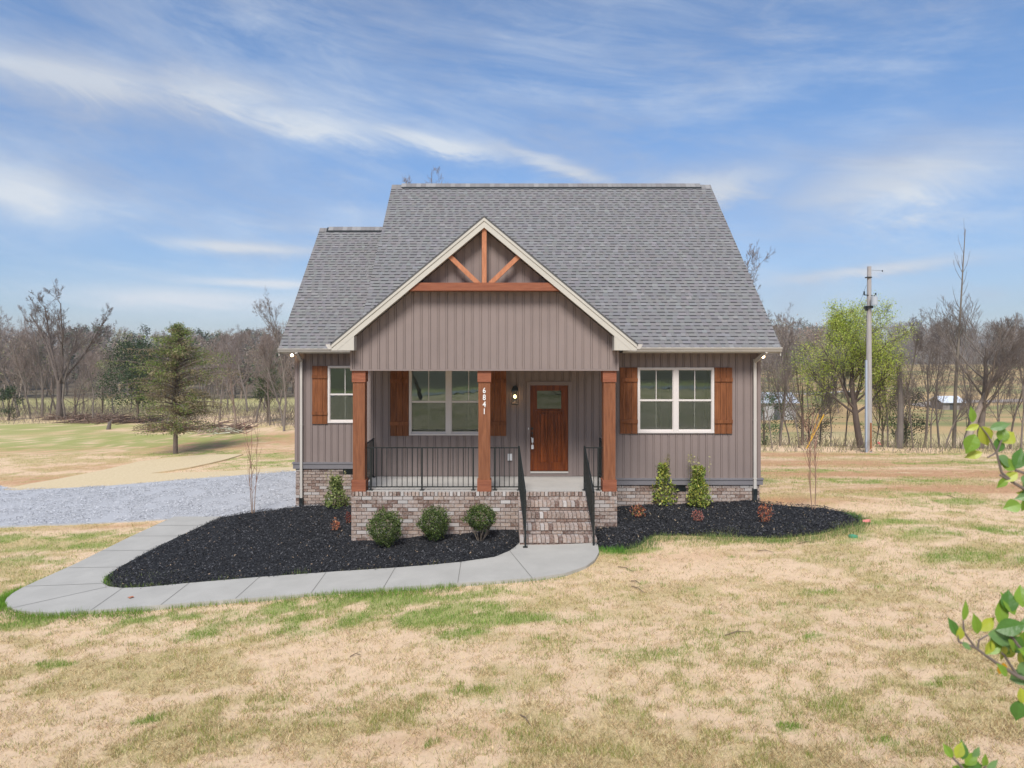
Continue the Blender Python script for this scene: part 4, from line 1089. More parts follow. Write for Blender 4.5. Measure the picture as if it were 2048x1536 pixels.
# --- interiors seen through the glass
mb = MB()
mb.box(XL+.1, XR-.1, YW+3.4, YW+3.5, .8, 3.7)
mb.box(2.3, 2.4, YW+.08, YW+3.4, .8, 3.7); mb.box(-.1, 0, YW+.08, YW+3.4, .8, 3.7); mb.box(XL+.1, XL+.2, YW+.08, YW+3.4, .8, 3.7); mb.box(XR-.2, XR-.1, YW+.08, YW+3.4, .8, 3.7)
mb.box(XL+.1, XR-.1, YW+.06, YW+3.4, 3.62, 3.7); mb.box(XL+.1, XR-.1, YW+3.51, YW+3.55, 3.6, 3.7)
mb.box(WX0+.1, XL, YL+3, YL+3.1, .8, 3.7); mb.box(WX0+.1, WX0+.15, YL+.08, YL+3, .8, 3.7)
mb.build('interior_wall', MT['wallin'], house)
mb = MB(); mb.box(XL+.1, XR-.1, YW+.06, YW+3.4, .76, .84); mb.build('interior_floor', MT['woodfloor'], house)
for xc in (4.1, 5.35):
    mb = MB(); y = YW+3.39
    mb.box(xc-.5, xc+.5, y-.012, y, .841, 2.98)
    mb.box(xc-.41, xc+.41, y-.03, y-.013, .845, 2.88)
    for q in range(5): mb.box(xc-.31, xc+.31, y-.036, y-.0305, .98+q*.38, 1.27+q*.38)
    o = mb.build('interior_door', MT['doorin'], house)
    m2 = MB(); m2.ball((xc-.36, y-.07, 1.82), .03); m2.build('door_knob', MT['black'], o)

# --- wall lantern and flood lamps (lit)
lx0, lx1, lz0, lz1 = pxx(1022.5, sM), pxx(1036.8, sM), world_z(808.5, YW), world_z(770.5, YW); lc = (lx0+lx1)/2
lan = empty('wall_lantern', (lc, YW, lz0)); tag(lan, 'black lit wall lantern left of the front door', 'lantern')
mb = MB(); w_ = (lx1-lx0)/2; yc = YW-.12
mb.box(lc-.05, lc+.05, YW-.03, YW-.013, lz0+.1, lz1-.02); mb.box(lc-.02, lc+.02, YW-.06, YW-.031, lz1-.12, lz1-.06)
mb.box(lc-w_, lc+w_, yc-w_, yc+w_-.02, lz0, lz0+.02); mb.box(lc-w_, lc+w_, yc-w_, yc+w_-.02, lz1-.13, lz1-.10)
mb.hexa([(lc-w_, yc-w_, lz1-.1), (lc+w_, yc-w_, lz1-.1), (lc+w_, yc+w_-.02, lz1-.1), (lc-w_, yc+w_-.02, lz1-.1), (lc-.05, yc-.05, lz1-.02), (lc+.05, yc-.05, lz1-.02), (lc+.05, yc+.04, lz1-.02), (lc-.05, yc+.04, lz1-.02)])
mb.box(lc-.03, lc+.03, yc-.03, yc+.03, lz1-.02, lz1)
for sx_ in (-1, 1):
    for sy_ in (-1, .75): mb.box(lc+sx_*(w_-.006)-.006, lc+sx_*(w_-.006)+.006, yc+sy_*(w_-.006)-.006, yc+sy_*(w_-.006)+.006, lz0+.02, lz1-.13)
mb.bar((lc-w_, yc-w_+.004, lz0+.02), (lc, yc-w_+.004, lz0+.16), .006, .006); mb.bar((lc+w_, yc-w_+.004, lz0+.02), (lc, yc-w_+.004, lz0+.16), .006, .006)
mb.build('lantern_frame', MT['black'], lan)
mb = MB(); mb.ball((lc, yc, lz0+.19), .030, 12, 8, sq=(1, 1, 1.4)); mb.build('bulb', MT['bulb'], lan, smooth=True)
mb = MB(); mb.tube((lc, yc, lz0+.23), (lc, yc, lz1-.13), .016); mb.build('bulb_socket', MT['black'], lan)
lg = mat('lantern_glass', (.9, .8, .6), .3); N = lg.node_tree.nodes; L = lg.node_tree.links
tr = N.new('ShaderNodeBsdfTransparent'); ms = N.new('ShaderNodeMixShader'); ms.inputs[0].default_value = .14
L.new(tr.outputs[0], ms.inputs[1]); L.new(N['Principled BSDF'].outputs[0], ms.inputs[2]); L.new(ms.outputs[0], N['Material Output'].inputs[0])
mb = MB(); mb.face([(lc-w_+.012, yc-w_+.012, lz0+.02), (lc+w_-.012, yc-w_+.012, lz0+.02), (lc+w_-.012, yc-w_+.012, lz1-.13), (lc-w_+.012, yc-w_+.012, lz1-.13)]); mb.build('lantern_glass', lg, lan)
pl = bpy.data.lights.new('lantern_light', 'POINT'); pl.energy = 4; pl.color = (1, .62, .3); pl.shadow_soft_size = .03
po = bpy.data.objects.new('lantern_light', pl); C.objects.link(po); po.parent = lan; po.location = (0, -.12, .2)
for px_, py_, y, side, lab in ((584.5, 710.5, YL-.12, -1, 'lit flood lamp under the eave at the left corner'), (1525.5, 713, YW-.25, 1, 'lit flood lamp under the eave at the right corner')):
    x = (px_-HX)*y/F; z = world_z(py_, y); fl = empty('flood_lamp', (x, y, z)); tag(fl, lab, 'flood lamp', 'flood lamps under the eaves')
    mb = MB(); mb.ball((x, y-.02, z), .038, 12, 8); mb.build('bulb', MT['spot'], fl, smooth=True)
    mb = MB(); mb.tube((x+side*.012, y+.01, z-.0), (x+side*.05, y+.08, z+.02), .05, .03, 12)
    mb.tube((x+side*.05, y+.08, z+.02), (x, y+.12, EZm-.125), .012); mb.build('lamp_housing', MT['black'], fl)

# ------------------------------------------------------------------ plants
def leaf_cards(P, size, colr, elong=2.2, updir=None, fold=True, r=rng):
    """rhombic leaves at points P, random orientation"""
    n = len(P); a = r.normal(0, 1, (n, 3))
    if updir is not None: a = a+np.asarray(updir)
    a /= np.linalg.norm(a, axis=1)[:, None]; b = r.normal(0, 1, (n, 3)); b = np.cross(a, b); b /= np.linalg.norm(b, axis=1)[:, None]
    L_ = (np.asarray(size)*np.ones(n))[:, None]; W_ = L_/elong
    v_ = np.stack([P, P+a*L_*.5+b*W_*.5, P+a*L_, P+a*L_*.5-b*W_*.5], 1).reshape(-1, 3)
    return v_, np.arange(4*n).reshape(n, 4), colr
def merge(parts):
    vs, fs, cs, k = [], [], [], 0
    for v_, f_, c_ in parts: vs.append(v_); fs.append(f_+k); cs.append(c_); k += len(v_)
    return np.concatenate(vs), np.concatenate(fs), np.concatenate(cs)
def tubes(segs, n=4, cols=None):
    """segs (m,8): p0 p1 r0 r1 -> quad tubes"""
    s = np.asarray(segs, float); p0, p1, r0, r1 = s[:, :3], s[:, 3:6], s[:, 6:7], s[:, 7:8]
    d = p1-p0; d /= np.linalg.norm(d, axis=1)[:, None]+1e-9
    t = np.where(np.abs(d[:, 2:3]) < .9, np.array([[0, 0, 1.]]), np.array([[1., 0, 0]])); u = np.cross(d, t); u /= np.linalg.norm(u, axis=1)[:, None]; w_ = np.cross(d, u)
    m_ = len(s); V = np.zeros((m_, 2*n, 3))
    for k_ in range(n):
        q = u*math.cos(6.2832*k_/n)+w_*math.sin(6.2832*k_/n); V[:, k_] = p0+q*r0-d*r0*.3; V[:, n+k_] = p1+q*r1
    base = (np.arange(m_)*2*n)[:, None, None]
    q = np.array([[k_, (k_+1) % n, n+(k_+1) % n, n+k_] for k_ in range(n)])[None]
    F_ = (base+q).reshape(-1, 4)
    cc = np.ones((len(F_), 3)) if cols is None else np.repeat(cols, n, axis=0)
    return V.reshape(-1, 3), F_, cc
leaf_m = mat('leaf', (1, 1, 1), .55, attr=True, trans=.3, spec=.35)
bark_m = mat('bark', (.20, .175, .155), .95, base2=(.13, .11, .098), vscale=5, vec=(1, 1, .3), attr=True, bump=.6, bscale=20)
twig_m = mat('twig', (1, 1, 1), .9, attr=True, spec=.1)

def grow(r, H, r0, levels=4, n_ch=(5, 5, 4, 3), ang=(38, 40, 42, 45), ratio=.55, first=.3, up=.10, jit=.10, lean=(0, 0), segn=6, minr=.008, fork=False):
    """list of (level, p0, p1, r0, r1)"""
    out = []
    def br(p, d, L_, rr, lv):
        n_ = max(2, segn-lv); q = Vector(p); dd = Vector(d).normalized(); re = max(minr, rr*.28) if lv else rr*.35
        ts = sorted(r.uniform(first if lv == 0 else .18, 1.0) for _ in range(n_ch[min(lv, len(n_ch)-1)]+(r.randint(-1, 1) if lv else 0))) if lv < levels-1 else []
        for k_ in range(n_):
            t0, t1 = k_/n_, (k_+1)/n_
            dd = (dd+Vector((r.gauss(0, jit), r.gauss(0, jit), r.gauss(0, jit)*.6+up*(lv > 0)))).normalized()
            q2 = q+dd*L_/n_; ra = rr+(re-rr)*t0; rb_ = rr+(re-rr)*t1
            out.append((lv, *q, *q2, ra, rb_))
            for t in ts:
                if t0 < t <= t1:
                    a = R(ang[min(lv, len(ang)-1)]*r.uniform(.7, 1.3)); ax = dd.orthogonal().normalized(); ph = r.uniform(0, 6.283)
                    s_ = ax*math.cos(ph)+dd.cross(ax)*math.sin(ph)
                    nd = dd*math.cos(a)+s_*math.sin(a); pos = q+(q2-q)*((t-t0)/(t1-t0))
                    rr2 = max(minr, (rr+(re-rr)*t)*.48); br(pos, nd, L_*ratio*(1.15-.55*t)*r.uniform(.75, 1.2), rr2, lv+1)
            q = q2
    br((0, 0, -.15), (lean[0], lean[1], 1), H, r0, 0)
    return out
def tree_parts(name, segs, label, cat, tcol=(1, 1, 1), ccol=(.15, .125, .11), group=None, split=1, extra=None, loc=(0, 0, 0)):
    o = empty(name, loc)
    tag(o, label, cat, group)
    a = [s[1:] for s in segs if s[0] <= split]; b = [s[1:] for s in segs if s[0] > split]
    v_, f_, c_ = tubes(a, 7, np.tile(tcol, (len(a), 1))); link('trunk', mesh_np('trunk', v_, f_, bark_m, c_, smooth=True), o, local=True)
    parts = []
    if b:
        cc = np.tile(ccol, (len(b), 1))*rng.uniform(.75, 1.3, (len(b), 1)); parts.append(tubes(b, 3, cc))
    if extra is not None: parts += extra
    if parts:
        v_, f_, c_ = merge(parts); link('crown', mesh_np('crown', v_, f_, leaf_m if extra is not None else twig_m, c_), o, local=True)
    return o
def copy_tree(o, loc, rz, sc, label=None, group=None, cat=None):
    c = o.copy(); C.objects.link(c); c.location = loc; c.rotation_euler = (0, 0, rz); c.scale = sc if isinstance(sc, tuple) else (sc,)*3
    if label: c['label'] = label
    if group: c['group'] = group
    elif 'group' in c and group == '': del c['group']
    for ch in o.children:
        d_ = ch.copy(); C.objects.link(d_); d_.parent = c
    return c

# shrubs ------------------------------------------------------------
def boxwood(r, w, h, n, lsz, cols, lump=.22):
    u = r.normal(0, 1, (n, 3)); u /= np.linalg.norm(u, axis=1)[:, None]
    rad = r.uniform(.55, 1.0, n)**.45
    lum = 1+lump*(np.sin(u[:, 0]*5+u[:, 2]*4+r.random()*6)*np.cos(u[:, 1]*6+r.random()*6))+.10*np.sin(u[:, 0]*11+3*u[:, 1])*np.sin(u[:, 2]*9+2)+np.abs(r.normal(0, .09, n))
    P = u*(rad*lum)[:, None]*np.array([w/2, w/2, h/2])+np.array([0, 0, h*.54])
    k = P[:, 2] > .04; P = P[k]; n = len(P)
    # narrow toward the foot
    s_ = .62+.38*sst(0, .5*h, P[:, 2]); P[:, 0] *= s_; P[:, 1] *= s_
    ci = r.choice(len(cols), n); c_ = np.array(cols)[ci]*r.uniform(.7, 1.3, (n, 1))
    return leaf_cards(P, r.uniform(lsz*.7, lsz*1.3, n), c_, 1.9, (0, 0, .7), r=r)
def stems(r, n, h, spread, r0=.006, curve=.2, segs_n=6, br=0, brl=.3):
    out = []
    for k_ in range(n):
        a = r.uniform(0, 6.283); p = Vector((math.cos(a)*.03, math.sin(a)*.03, -.05)); d = Vector((math.cos(a)*spread, math.sin(a)*spread, 1)).normalized(); L_ = h*r.uniform(.8, 1.05)
        for q in range(segs_n):
            p2 = p+d*L_/segs_n; out.append((0, *p, *p2, r0*(1-q/segs_n*.7), r0*(1-(q+1)/segs_n*.7)))
            for _ in range(br if q > 1 else 0):
                dd = (d+Vector((r.gauss(0, .35), r.gauss(0, .35), .3))).normalized(); l2 = brl*r.uniform(.5, 1.2); pp = p+(p2-p)*r.random(); e = pp+dd*l2*.5; dd = (dd+Vector((r.gauss(0, .1), r.gauss(0, .1), .15))).normalized(); e2 = e+dd*l2*.5
                out.append((1, *pp, *e, r0*.45, r0*.35)); out.append((1, *e, *e2, r0*.35, r0*.25))
            p = p2; d = (d+Vector((r.gauss(0, curve*.3), r.gauss(0, curve*.3), .12))).normalized()
    return out
def shrub(name, px, py, leaves, st, label, cat, group=None, D=None, dz=.03):
    x, y = at(px, py) if D is None else ((px-HX)*D/F, D)
    o = empty(name, (x, y, float(zt(x, y))+dz)); tag(o, label, cat, group)
    if leaves is not None: link('foliage', mesh_np('foliage', leaves[0], leaves[1], leaf_m, leaves[2]), o, local=True)
    if st:
        v_, f_, c_ = tubes([s[1:] for s in st], 5, np.tile((1.5, 1.4, 1.2), (len(st), 1))); link('stem', mesh_np('stem', v_, f_, bark_m, c_), o, local=True)
    return o
gcols = [(.07, .11, .025), (.10, .15, .035), (.15, .20, .05), (.045, .075, .02), (.19, .22, .08)]
R2 = np.random.default_rng(5); r5 = random.Random(9)
shrub('boxwood_shrub', 770, 1098, boxwood(R2, .62, .68, 6500, .034, gcols), stems(r5, 9, .4, .5, .007), 'rounded green boxwood by the porch, left one of three and largest', 'shrub', 'boxwoods in front of the brick porch')
shrub('boxwood_shrub', 868, 1086, boxwood(R2, .56, .64, 5500, .034, gcols[:3]+gcols[3:4]), stems(r5, 9, .4, .5, .007), 'rounded green boxwood in front of the brick porch, middle one of three', 'shrub', 'boxwoods in front of the brick porch')
lf = boxwood(R2, .56, .48, 4800, .034, gcols[:4]); lf = (lf[0]+np.array([0, 0, .17]), lf[1], lf[2])
shrub('boxwood_shrub', 961, 1084, lf, stems(r5, 16, .45, .55, .007, br=1, brl=.15), 'flat topped boxwood with bare lower stems, nearest the brick steps', 'shrub', 'boxwoods in front of the brick porch')
def laurel(r, w, h, n, cols, tall=4, th=.35):
    z = r.uniform(.02, 1, n)**.9; a = r.random(n)*6.283; prof = (.55+.55*np.sin(np.clip(z*1.1+.25, 0, 1)*3.1416))*.8*(1-.15*z)
    rad = np.sqrt(r.random(n))*prof*w/2*(1+.15*np.sin(a*3+z*7)); P = np.stack([np.cos(a)*rad, np.sin(a)*rad, z*h], -1)
    c_ = np.array(cols)[r.choice(len(cols), n)]*r.uniform(.75, 1.25, (n, 1))
    A = [leaf_cards(P, r.uniform(.05, .10, n), c_, 2.6, (0, 0, .4), r=r)]
    for k_ in range(tall):
        x, y = r.uniform(-w*.35, w*.35, 2); m_ = 14; t = r.random(m_); hh = h*(.9+th*t); Q = np.stack([x+r.normal(0, .015, m_), y+r.normal(0, .015, m_), hh], -1)
        A.append(leaf_cards(Q, r.uniform(.03, .07, m_), np.tile((.45, .42, .20), (m_, 1))*r.uniform(.7, 1.2, (m_, 1)), 2.4, (0, 0, .8), r=r))
        A.append(tubes([(x, y, h*.6, x, y, h*(1.0+th*.9), .004, .002)], 4, np.array([(.30, .27, .14)])))
    return merge(A)
lcols = [(.20, .29, .045), (.34, .40, .07), (.50, .47, .09), (.11, .17, .03), (.42, .46, .13)]
shrub('laurel_shrub', 1326, 1012, laurel(R2, .72, .98, 2300, lcols, 7, .28), stems(r5, 6, .6, .12), 'upright yellow green laurel under the right window, nearer the porch', 'shrub', 'laurels by the right wall')
shrub('laurel_shrub', 1397, 1017, laurel(R2, .66, .92, 2000, lcols, 7, .40), stems(r5, 6, .6, .12), 'upright yellow green laurel with tall seedy tips, nearer the right downspout', 'shrub', 'laurels by the right wall')
shrub('laurel_shrub', 672, 1017, laurel(R2, .74, .78, 1500, [(.16, .22, .05), (.25, .30, .08), (.10, .15, .035), (.36, .40, .16)], 5, .3), stems(r5, 6, .5, .2), 'loose green laurel at the corner by the left post', 'shrub')
ncols = [(.42, .12, .06), (.55, .20, .09), (.34, .09, .05), (.50, .24, .12)]
pcols = [(.42, .16, .12), (.38, .12, .09), (.50, .22, .16)]
for px_, py_, w_, h_, n_, cc, lab in ((671, 1066, .20, .26, 260, ncols, 'small red nandina in the left bed beside the porch corner, nearer the camera'), (697, 1050, .18, .26, 220, [(.20, .05, .03), (.28, .07, .04)], 'small dark red nandina tucked by the porch corner behind another'),
                               (1277, 1038, .32, .26, 420, ncols+[(.2, .22, .05)], 'small red and green nandina in the right bed next to the porch'), (1396, 1048, .25, .24, 300, pcols, 'small pinkish nandina in the middle of the right bed'), (1531, 1050, .32, .40, 420, ncols, 'small orange red nandina in front of the right downspout')):
    shrub('nandina_shrub', px_, py_, boxwood(R2, w_*.88, h_*.92, int(n_*.75), .036, cc, .4), stems(r5, 6, h_*.8, .35, .004), lab, 'shrub', 'red nandinas in the mulch')
# crape myrtles (bare, many stems)
def myrtle(r, n, h, spread):
    return stems(r, n, h, spread, .011, .22, 8, br=2, brl=.42)
for px_, py_, n_, h_, sp, lab in ((506, 1030, 3, 2.35, .05, 'bare twiggy young crape myrtle in the left mulch bed'), (1628, 1022, 4, 2.35, .11, 'bare three stemmed young crape myrtle in the right mulch bed')):
    x, y = at(px_, py_); o = empty('crape_myrtle', (x, y, float(zt(x, y))+.03)); tag(o, lab, 'young tree', 'crape myrtles in the mulch beds')
    st = myrtle(random.Random(int(px_)), n_, h_, sp)
    v_, f_, c_ = tubes([s[1:] for s in st if s[0] == 0], 5, np.tile((1.9, 1.45, 1.1), (sum(s[0] == 0 for s in st), 1))); link('trunk', mesh_np('trunk', v_, f_, bark_m, c_), o, local=True)
    b = [s[1:] for s in st if s[0]]; v_, f_, c_ = tubes(b, 3, np.tile((.30, .15, .12), (len(b), 1))); link('crown', mesh_np('crown', v_, f_, twig_m, c_), o, local=True)

# ------------------------------------------------------------------ background trees
def place(px, D, top=None, dz=0): x = (px-HX)*D/F; return (x, D, float(hgt(np.array([x]), np.array([D]))[0])+dz)
protoB = []
for s_ in range(7):
    rr = random.Random(100+s_)
    segs = grow(rr, 7.5 if s_ % 2 else 9, .14, 5, n_ch=(10, 7, 6, 5), ang=(36, 38, 42, 45), ratio=.50, first=.25, up=.06, jit=.13, segn=7, minr=.0065)
    hmax = max(s[6] for s in segs); k_ = 10/hmax
    segs = [(s[0], *[q*k_ for q in s[1:7]], s[7]*k_, s[8]*k_) for s in segs]
    protoB.append(segs)
def bare(i, loc, H, rz, label, group=None, name='bare_tree', tint=(1.15, 1.12, 1.08), ccol=(.20, .165, .145), wide=1.0, cache={}):
    key = (i, tint, ccol)
    if key not in cache:
        o = tree_parts(name, protoB[i], label, 'tree', tint, ccol, group, loc=loc); cache[key] = o
        o.rotation_euler = (0, 0, rz); o.scale = (H/10*wide, H/10*wide, H/10); return o
    c = copy_tree(cache[key], loc, rz, (H/10*wide, H/10*wide, H/10)); c.name = name
    c['label'] = label
    if group: c['group'] = group
    elif 'group' in c: del c['group']
    return c
# left treeline at about 50 m
# big V shaped tree: own growth
rr = random.Random(4)
vs_ = []
for lean, H_ in (((.55, .1), 8.4), ((-.55, .0), 8.2), ((.16, .3), 6.4), ((-.30, -.2), 8.4), ((.40, -.1), 8.8)):
    vs_ += [(s[0], *s[1:]) for s in grow(rr, H_, .13, 5, n_ch=(9, 7, 6, 4), ang=(26, 32, 40, 45), ratio=.42, first=.38, up=.05, jit=.10, lean=lean, segn=8, minr=.008)]
hm = max(s[6] for s in vs_); k_ = 7.6/hm
vs_ = [(s[0], s[1]*k_, s[2]*k_, s[3]*k_+2.6, s[4]*k_, s[5]*k_, s[6]*k_+2.6, s[7]*k_, s[8]*k_) for s in vs_]
vs_ += [(0, .0, 0, -.2, .05, 0, 1.4, .26, .2), (0, .05, 0, 1.4, 0, 0, 2.9, .2, .17)]
L0 = place(118, 50)
tree_parts('bare_tree', vs_, 'tallest wide spreading bare tree in the left treeline', 'tree', (.85, .8, .8), (.15, .12, .105), split=1, loc=L0)
lt = [(18, 52, 6.2, 0), (38, 53, 8.6, 1), (62, 51, 7.4, 2), (84, 52, 8.6, 3), (100, 54, 6.5, 4), (131, 50, 7.0, 5), (150, 55, 5.6, 6), (186, 49, 5.2, 2), (228, 56, 5.6, 5), (262, 60, 5.8, 3), (440, 48, 6.6, 3), (473, 45, 5.6, 0), (512, 46, 6.6, 4), (540, 44, 6.6, 2), (566, 43, 6.2, 6), (590, 42, 6.4, 1), (-15, 52, 7, 5), (-60, 54, 8, 1), (410, 54, 6.6, 4), (380, 56, 6.6, 5),
      (8, 60, 6, 2), (48, 62, 7, 4), (75, 64, 6, 6), (112, 61, 6.6, 1), (168, 62, 6.4, 3), (205, 60, 6.2, 0), (285, 66, 6.2, 1), (455, 58, 7.4, 5), (495, 56, 7.2, 1), (528, 57, 7.6, 6), (556, 55, 7.4, 0), (425, 62, 7.2, 2), (345, 64, 6.8, 6), (310, 60, 6, 0)]
for px_, D, H, i_ in lt:
    if px_ == 473:
        bare(i_, place(px_, D), H, px_*.7, 'pale grey thick trunked dead tree left of the house', None, tint=(1.9, 1.7, 1.6), ccol=(.24, .20, .18)); continue
    bare(i_, place(px_, D), H, px_*.7, 'slim bare grey tree standing in the left treeline', 'bare trees in the left treeline', wide=.8, ccol=(.22, .18, .165) if i_ % 2 else (.25, .20, .175))
# behind the house (tips over the roof)
for px_, D, py_, i_, lab in ((822, 44, 333, 2, 'bare tree whose twigs show above the left end of the main ridge'), (568, 40, 572, 5, 'bare sapling whose twigs show beside the lower left roof edge'), (1492, 42, 462, 3, 'bare tree whose twig tips show right of the main roof edge'), (1512, 40, 520, 6, 'bare tree with twigs spreading from behind the right roof slope'), (1560, 46, 606, 1, 'small bare tree between the house and the green tree')):
    L_ = place(px_, D); bare(i_, L_, world_z(py_, D)-L_[2], px_*.3, lab, None, wide=.65)
# right treeline at the crest
rt = [(1545, 34, 740, 0), (1560, 35, 700, 2), (1580, 36, 690, 4), (1598, 34, 720, 6), (1618, 35, 700, 1), (1640, 37, 690, 3), (1662, 35, 720, 5), (1690, 36, 700, 0), (1752, 35, 720, 4), (1775, 34, 690, 3), (1790, 36, 620, 6), (1826, 33, 700, 0), (1848, 35, 610, 5), (1862, 34, 720, 3), (1890, 33, 720, 1), (1926, 34, 700, 4), (2000, 32, 690, 3), (2020, 33, 640, 6), (2042, 31, 660, 2), (2075, 32, 600, 5), (1808, 38, 690, 1), (1878, 39, 640, 2), (1942, 38, 650, 0)]
for px_, D, py_, i_ in rt:
    L_ = place(px_, D); bare(i_, L_, world_z(py_, D)-L_[2], px_*.9, 'slender bare tree in the row beyond the right lawn', 'bare trees beyond the right lawn', wide=.62, tint=(1.15, 1.1, 1.05), ccol=(.20, .165, .145))
L_ = place(1960, 33); 
fan = grow(random.Random(77), 5.6, .18, 5, n_ch=(9, 7, 6, 5), ang=(42, 30, 36, 42), ratio=.66, first=.30, up=.12, jit=.07, segn=8, minr=.007, lean=(.08, 0))
hm = max(s[6] for s in fan); k_ = (world_z(583, 33)-L_[2])/hm; fan = [(s[0], *[q*k_ for q in s[1:7]], s[7], s[8]) for s in fan]
tree_parts('bare_tree', fan, 'grey bare tree with a wide fan of branches at the right edge', 'tree', (1.3, 1.25, 1.2), (.20, .17, .15), loc=L_)
# tall thin snag
L_ = place(1908, 33.5); H = world_z(452, 33.5)-L_[2]
sg_ = grow(random.Random(12), H, .095, 4, n_ch=(16, 5, 3), ang=(38, 40, 40), ratio=.14, first=.42, up=.1, jit=.010, segn=14, minr=.006)
sg_ = [(s[0], *s[1:7], s[7]*.5, s[8]*.5) if s[0] else s for s in sg_]
sg_ = [(s[0], *s[1:7], s[7]*(1-.75*max(0, s[3]/H-.3)), s[8]*(1-.75*max(0, s[6]/H-.3))) if s[0] == 0 else s for s in sg_]
tree_parts('bare_tree', sg_, 'very tall thin bare tree rising above the right treeline', 'tree', (1.1, 1.1, 1.0), (.2, .17, .15), loc=L_, split=1)
# leaning pale sycamore
L_ = place(1928, 32.5); H = world_z(690, 32.5)-L_[2]
sy = grow(random.Random(31), H*1.25, .17, 4, n_ch=(6, 4, 3), ang=(35, 40, 40), ratio=.4, first=.5, up=.1, jit=.05, segn=9, minr=.012, lean=(.35, 0))
tree_parts('bare_tree', sy, 'leaning pale barked tree beside the tall thin one', 'tree', (2.0, 1.9, 1.8), (.25, .22, .2), loc=L_)
# broken stump trunk
L_ = place(1799, 33); H = world_z(733, 33)-L_[2]
mb = MB(); mb.tube((0, 0, -.2), (.05, 0, H*.5), .16, .13, 9); mb.tube((.05, 0, H*.5), (-.02, 0, H), .13, .09, 9); mb.tube((-.02, 0, H), (.03, 0, H+.25), .07, .01, 6)
o = mb.build('snag_trunk', bark_m, local=True); o.location = L_; tag(o, 'tall broken off trunk right of the utility pole', 'dead tree')

# fresh green tree: dark forked trunk with airy yellow green leaves
rr = random.Random(8)
L_ = place(1724, 33.5); H = world_z(592, 33.5)-L_[2]
gs = grow(rr, H*.78, .17, 5, n_ch=(15, 8, 5, 3), ang=(50, 40, 42, 45), ratio=.56, first=.26, up=.09, jit=.12, segn=8, minr=.007, lean=(-.22, 0))
hm = max(s[6] for s in gs); gs = [(s[0], *[q*H/hm for q in s[1:7]], s[7], s[8]) for s in gs]
tips = np.array([s[4:7] for s in gs if s[0] >= 2]); tips = tips[tips[:, 2] > H*.28]
print('tips', len(tips))
m_ = 38000; P = tips[rng.choice(len(tips), m_)]+rng.normal(0, .19, (m_, 3))
cl = np.array([(.42, .52, .06), (.50, .56, .10), (.32, .44, .05), (.58, .60, .18)])[rng.choice(4, m_)]*rng.uniform(.75, 1.2, (m_, 1))
fuzz = leaf_cards(P, rng.uniform(.04, .085, m_), cl, 1.8)
tree_parts('leafing_tree', gs, 'bright yellow green spring tree left of the utility pole', 'tree', (.75, .65, .6), (.13, .11, .09), extra=[fuzz], loc=L_)
# green undergrowth saplings beside it
def bushy(name, px, D, pyt, w, n, cols, label, cat, group=None, seed=1, lsz=.07, zfoot=.1):
    r = np.random.default_rng(seed); L_ = place(px, D); H = world_z(pyt, D)-L_[2]
    nc = max(6, n//140); th = r.random(nc)*6.283; zc = r.uniform(zfoot, .95, nc); rc = w/2*np.sqrt(r.random(nc))*(.4+.75*np.sin(np.clip(zc, 0, 1)*2.9))
    cc = np.stack([np.cos(th)*rc, np.sin(th)*rc, zc*H], -1); ci = r.choice(nc, n)
    P = cc[ci]+r.normal(0, 1, (n, 3))*np.array([w*.11, w*.11, H*.055])
    sh = (r.uniform(.7, 1.25, nc))[ci][:, None]
    c_ = np.array(cols)[r.choice(len(cols), n)]*sh*r.uniform(.75, 1.25, (n, 1))
    o = empty(name, L_); tag(o, label, cat, group)
    v_, f_, c2 = leaf_cards(P, r.uniform(lsz*.6, lsz*1.4, n), c_, 2, r=r); link('crown', mesh_np('crown', v_, f_, leaf_m, c2), o, local=True)
    sg_ = [(0, 0, 0, -.2, 0, 0, H*.6, .05+.008*H, .03)]+[(1, 0, 0, H*.15*(1+z_[2]/H), *z_, .025, .01) for z_ in cc[::3]]
    v_, f_, c2 = tubes([s[1:] for s in sg_], 5, np.tile((.9, .8, .7), (len(sg_), 1))); link('trunk', mesh_np('trunk', v_, f_, bark_m, c2), o, local=True)
    return o
gycols = [(.24, .32, .07), (.32, .38, .10), (.18, .25, .06)]
bushy('sapling', 1605, 36, 695, 3.2, 3600, gycols, 'low airy green sapling just right of the house', 'tree', seed=2, lsz=.05, zfoot=.35)
bushy('sapling', 1765, 34.5, 790, 2.0, 2600, gycols, 'low green sapling behind the utility pole foot', 'tree', seed=3, lsz=.05)
dkc = [(.045, .075, .03), (.07, .10, .04), (.035, .055, .025)]
bushy('cedar_bush', 1812, 37, 775, 1.8, 5000, dkc, 'dark conical cedar between the bare trunks right of the pole', 'bush', seed=4, lsz=.08, zfoot=.05)
bushy('cedar_bush', 1528, 36, 775, 1.5, 3000, [(.06, .12, .05), (.09, .15, .06)], 'dark green bush just beyond the right house corner', 'bush', seed=5, lsz=.08, zfoot=.05)
bushy('cedar_bush', 1618, 39, 800, 2.2, 2600, [(.10, .085, .05), (.13, .11, .06), (.08, .09, .045)], 'brown green bush low in the right treeline', 'bush', seed=6, lsz=.08, zfoot=.05)
bushy('cedar_bush', 276, 47, 682, 3.6, 12000, dkc+[(.05, .09, .035)], 'dark evergreen cedar just behind the left yard cedar', 'tree', seed=7, lsz=.12, zfoot=.28)
bushy('cedar_bush', 535, 46, 738, 2.0, 4000, [(.07, .10, .04), (.10, .13, .05)], 'dull green cedar among bare trees near the wing', 'tree', seed=8, lsz=.1, zfoot=.45)
bushy('cedar_bush', 18, 50, 775, 1.4, 2200, dkc, 'small dark bush at the foot of the left treeline', 'bush', seed=9, lsz=.1, zfoot=.05)
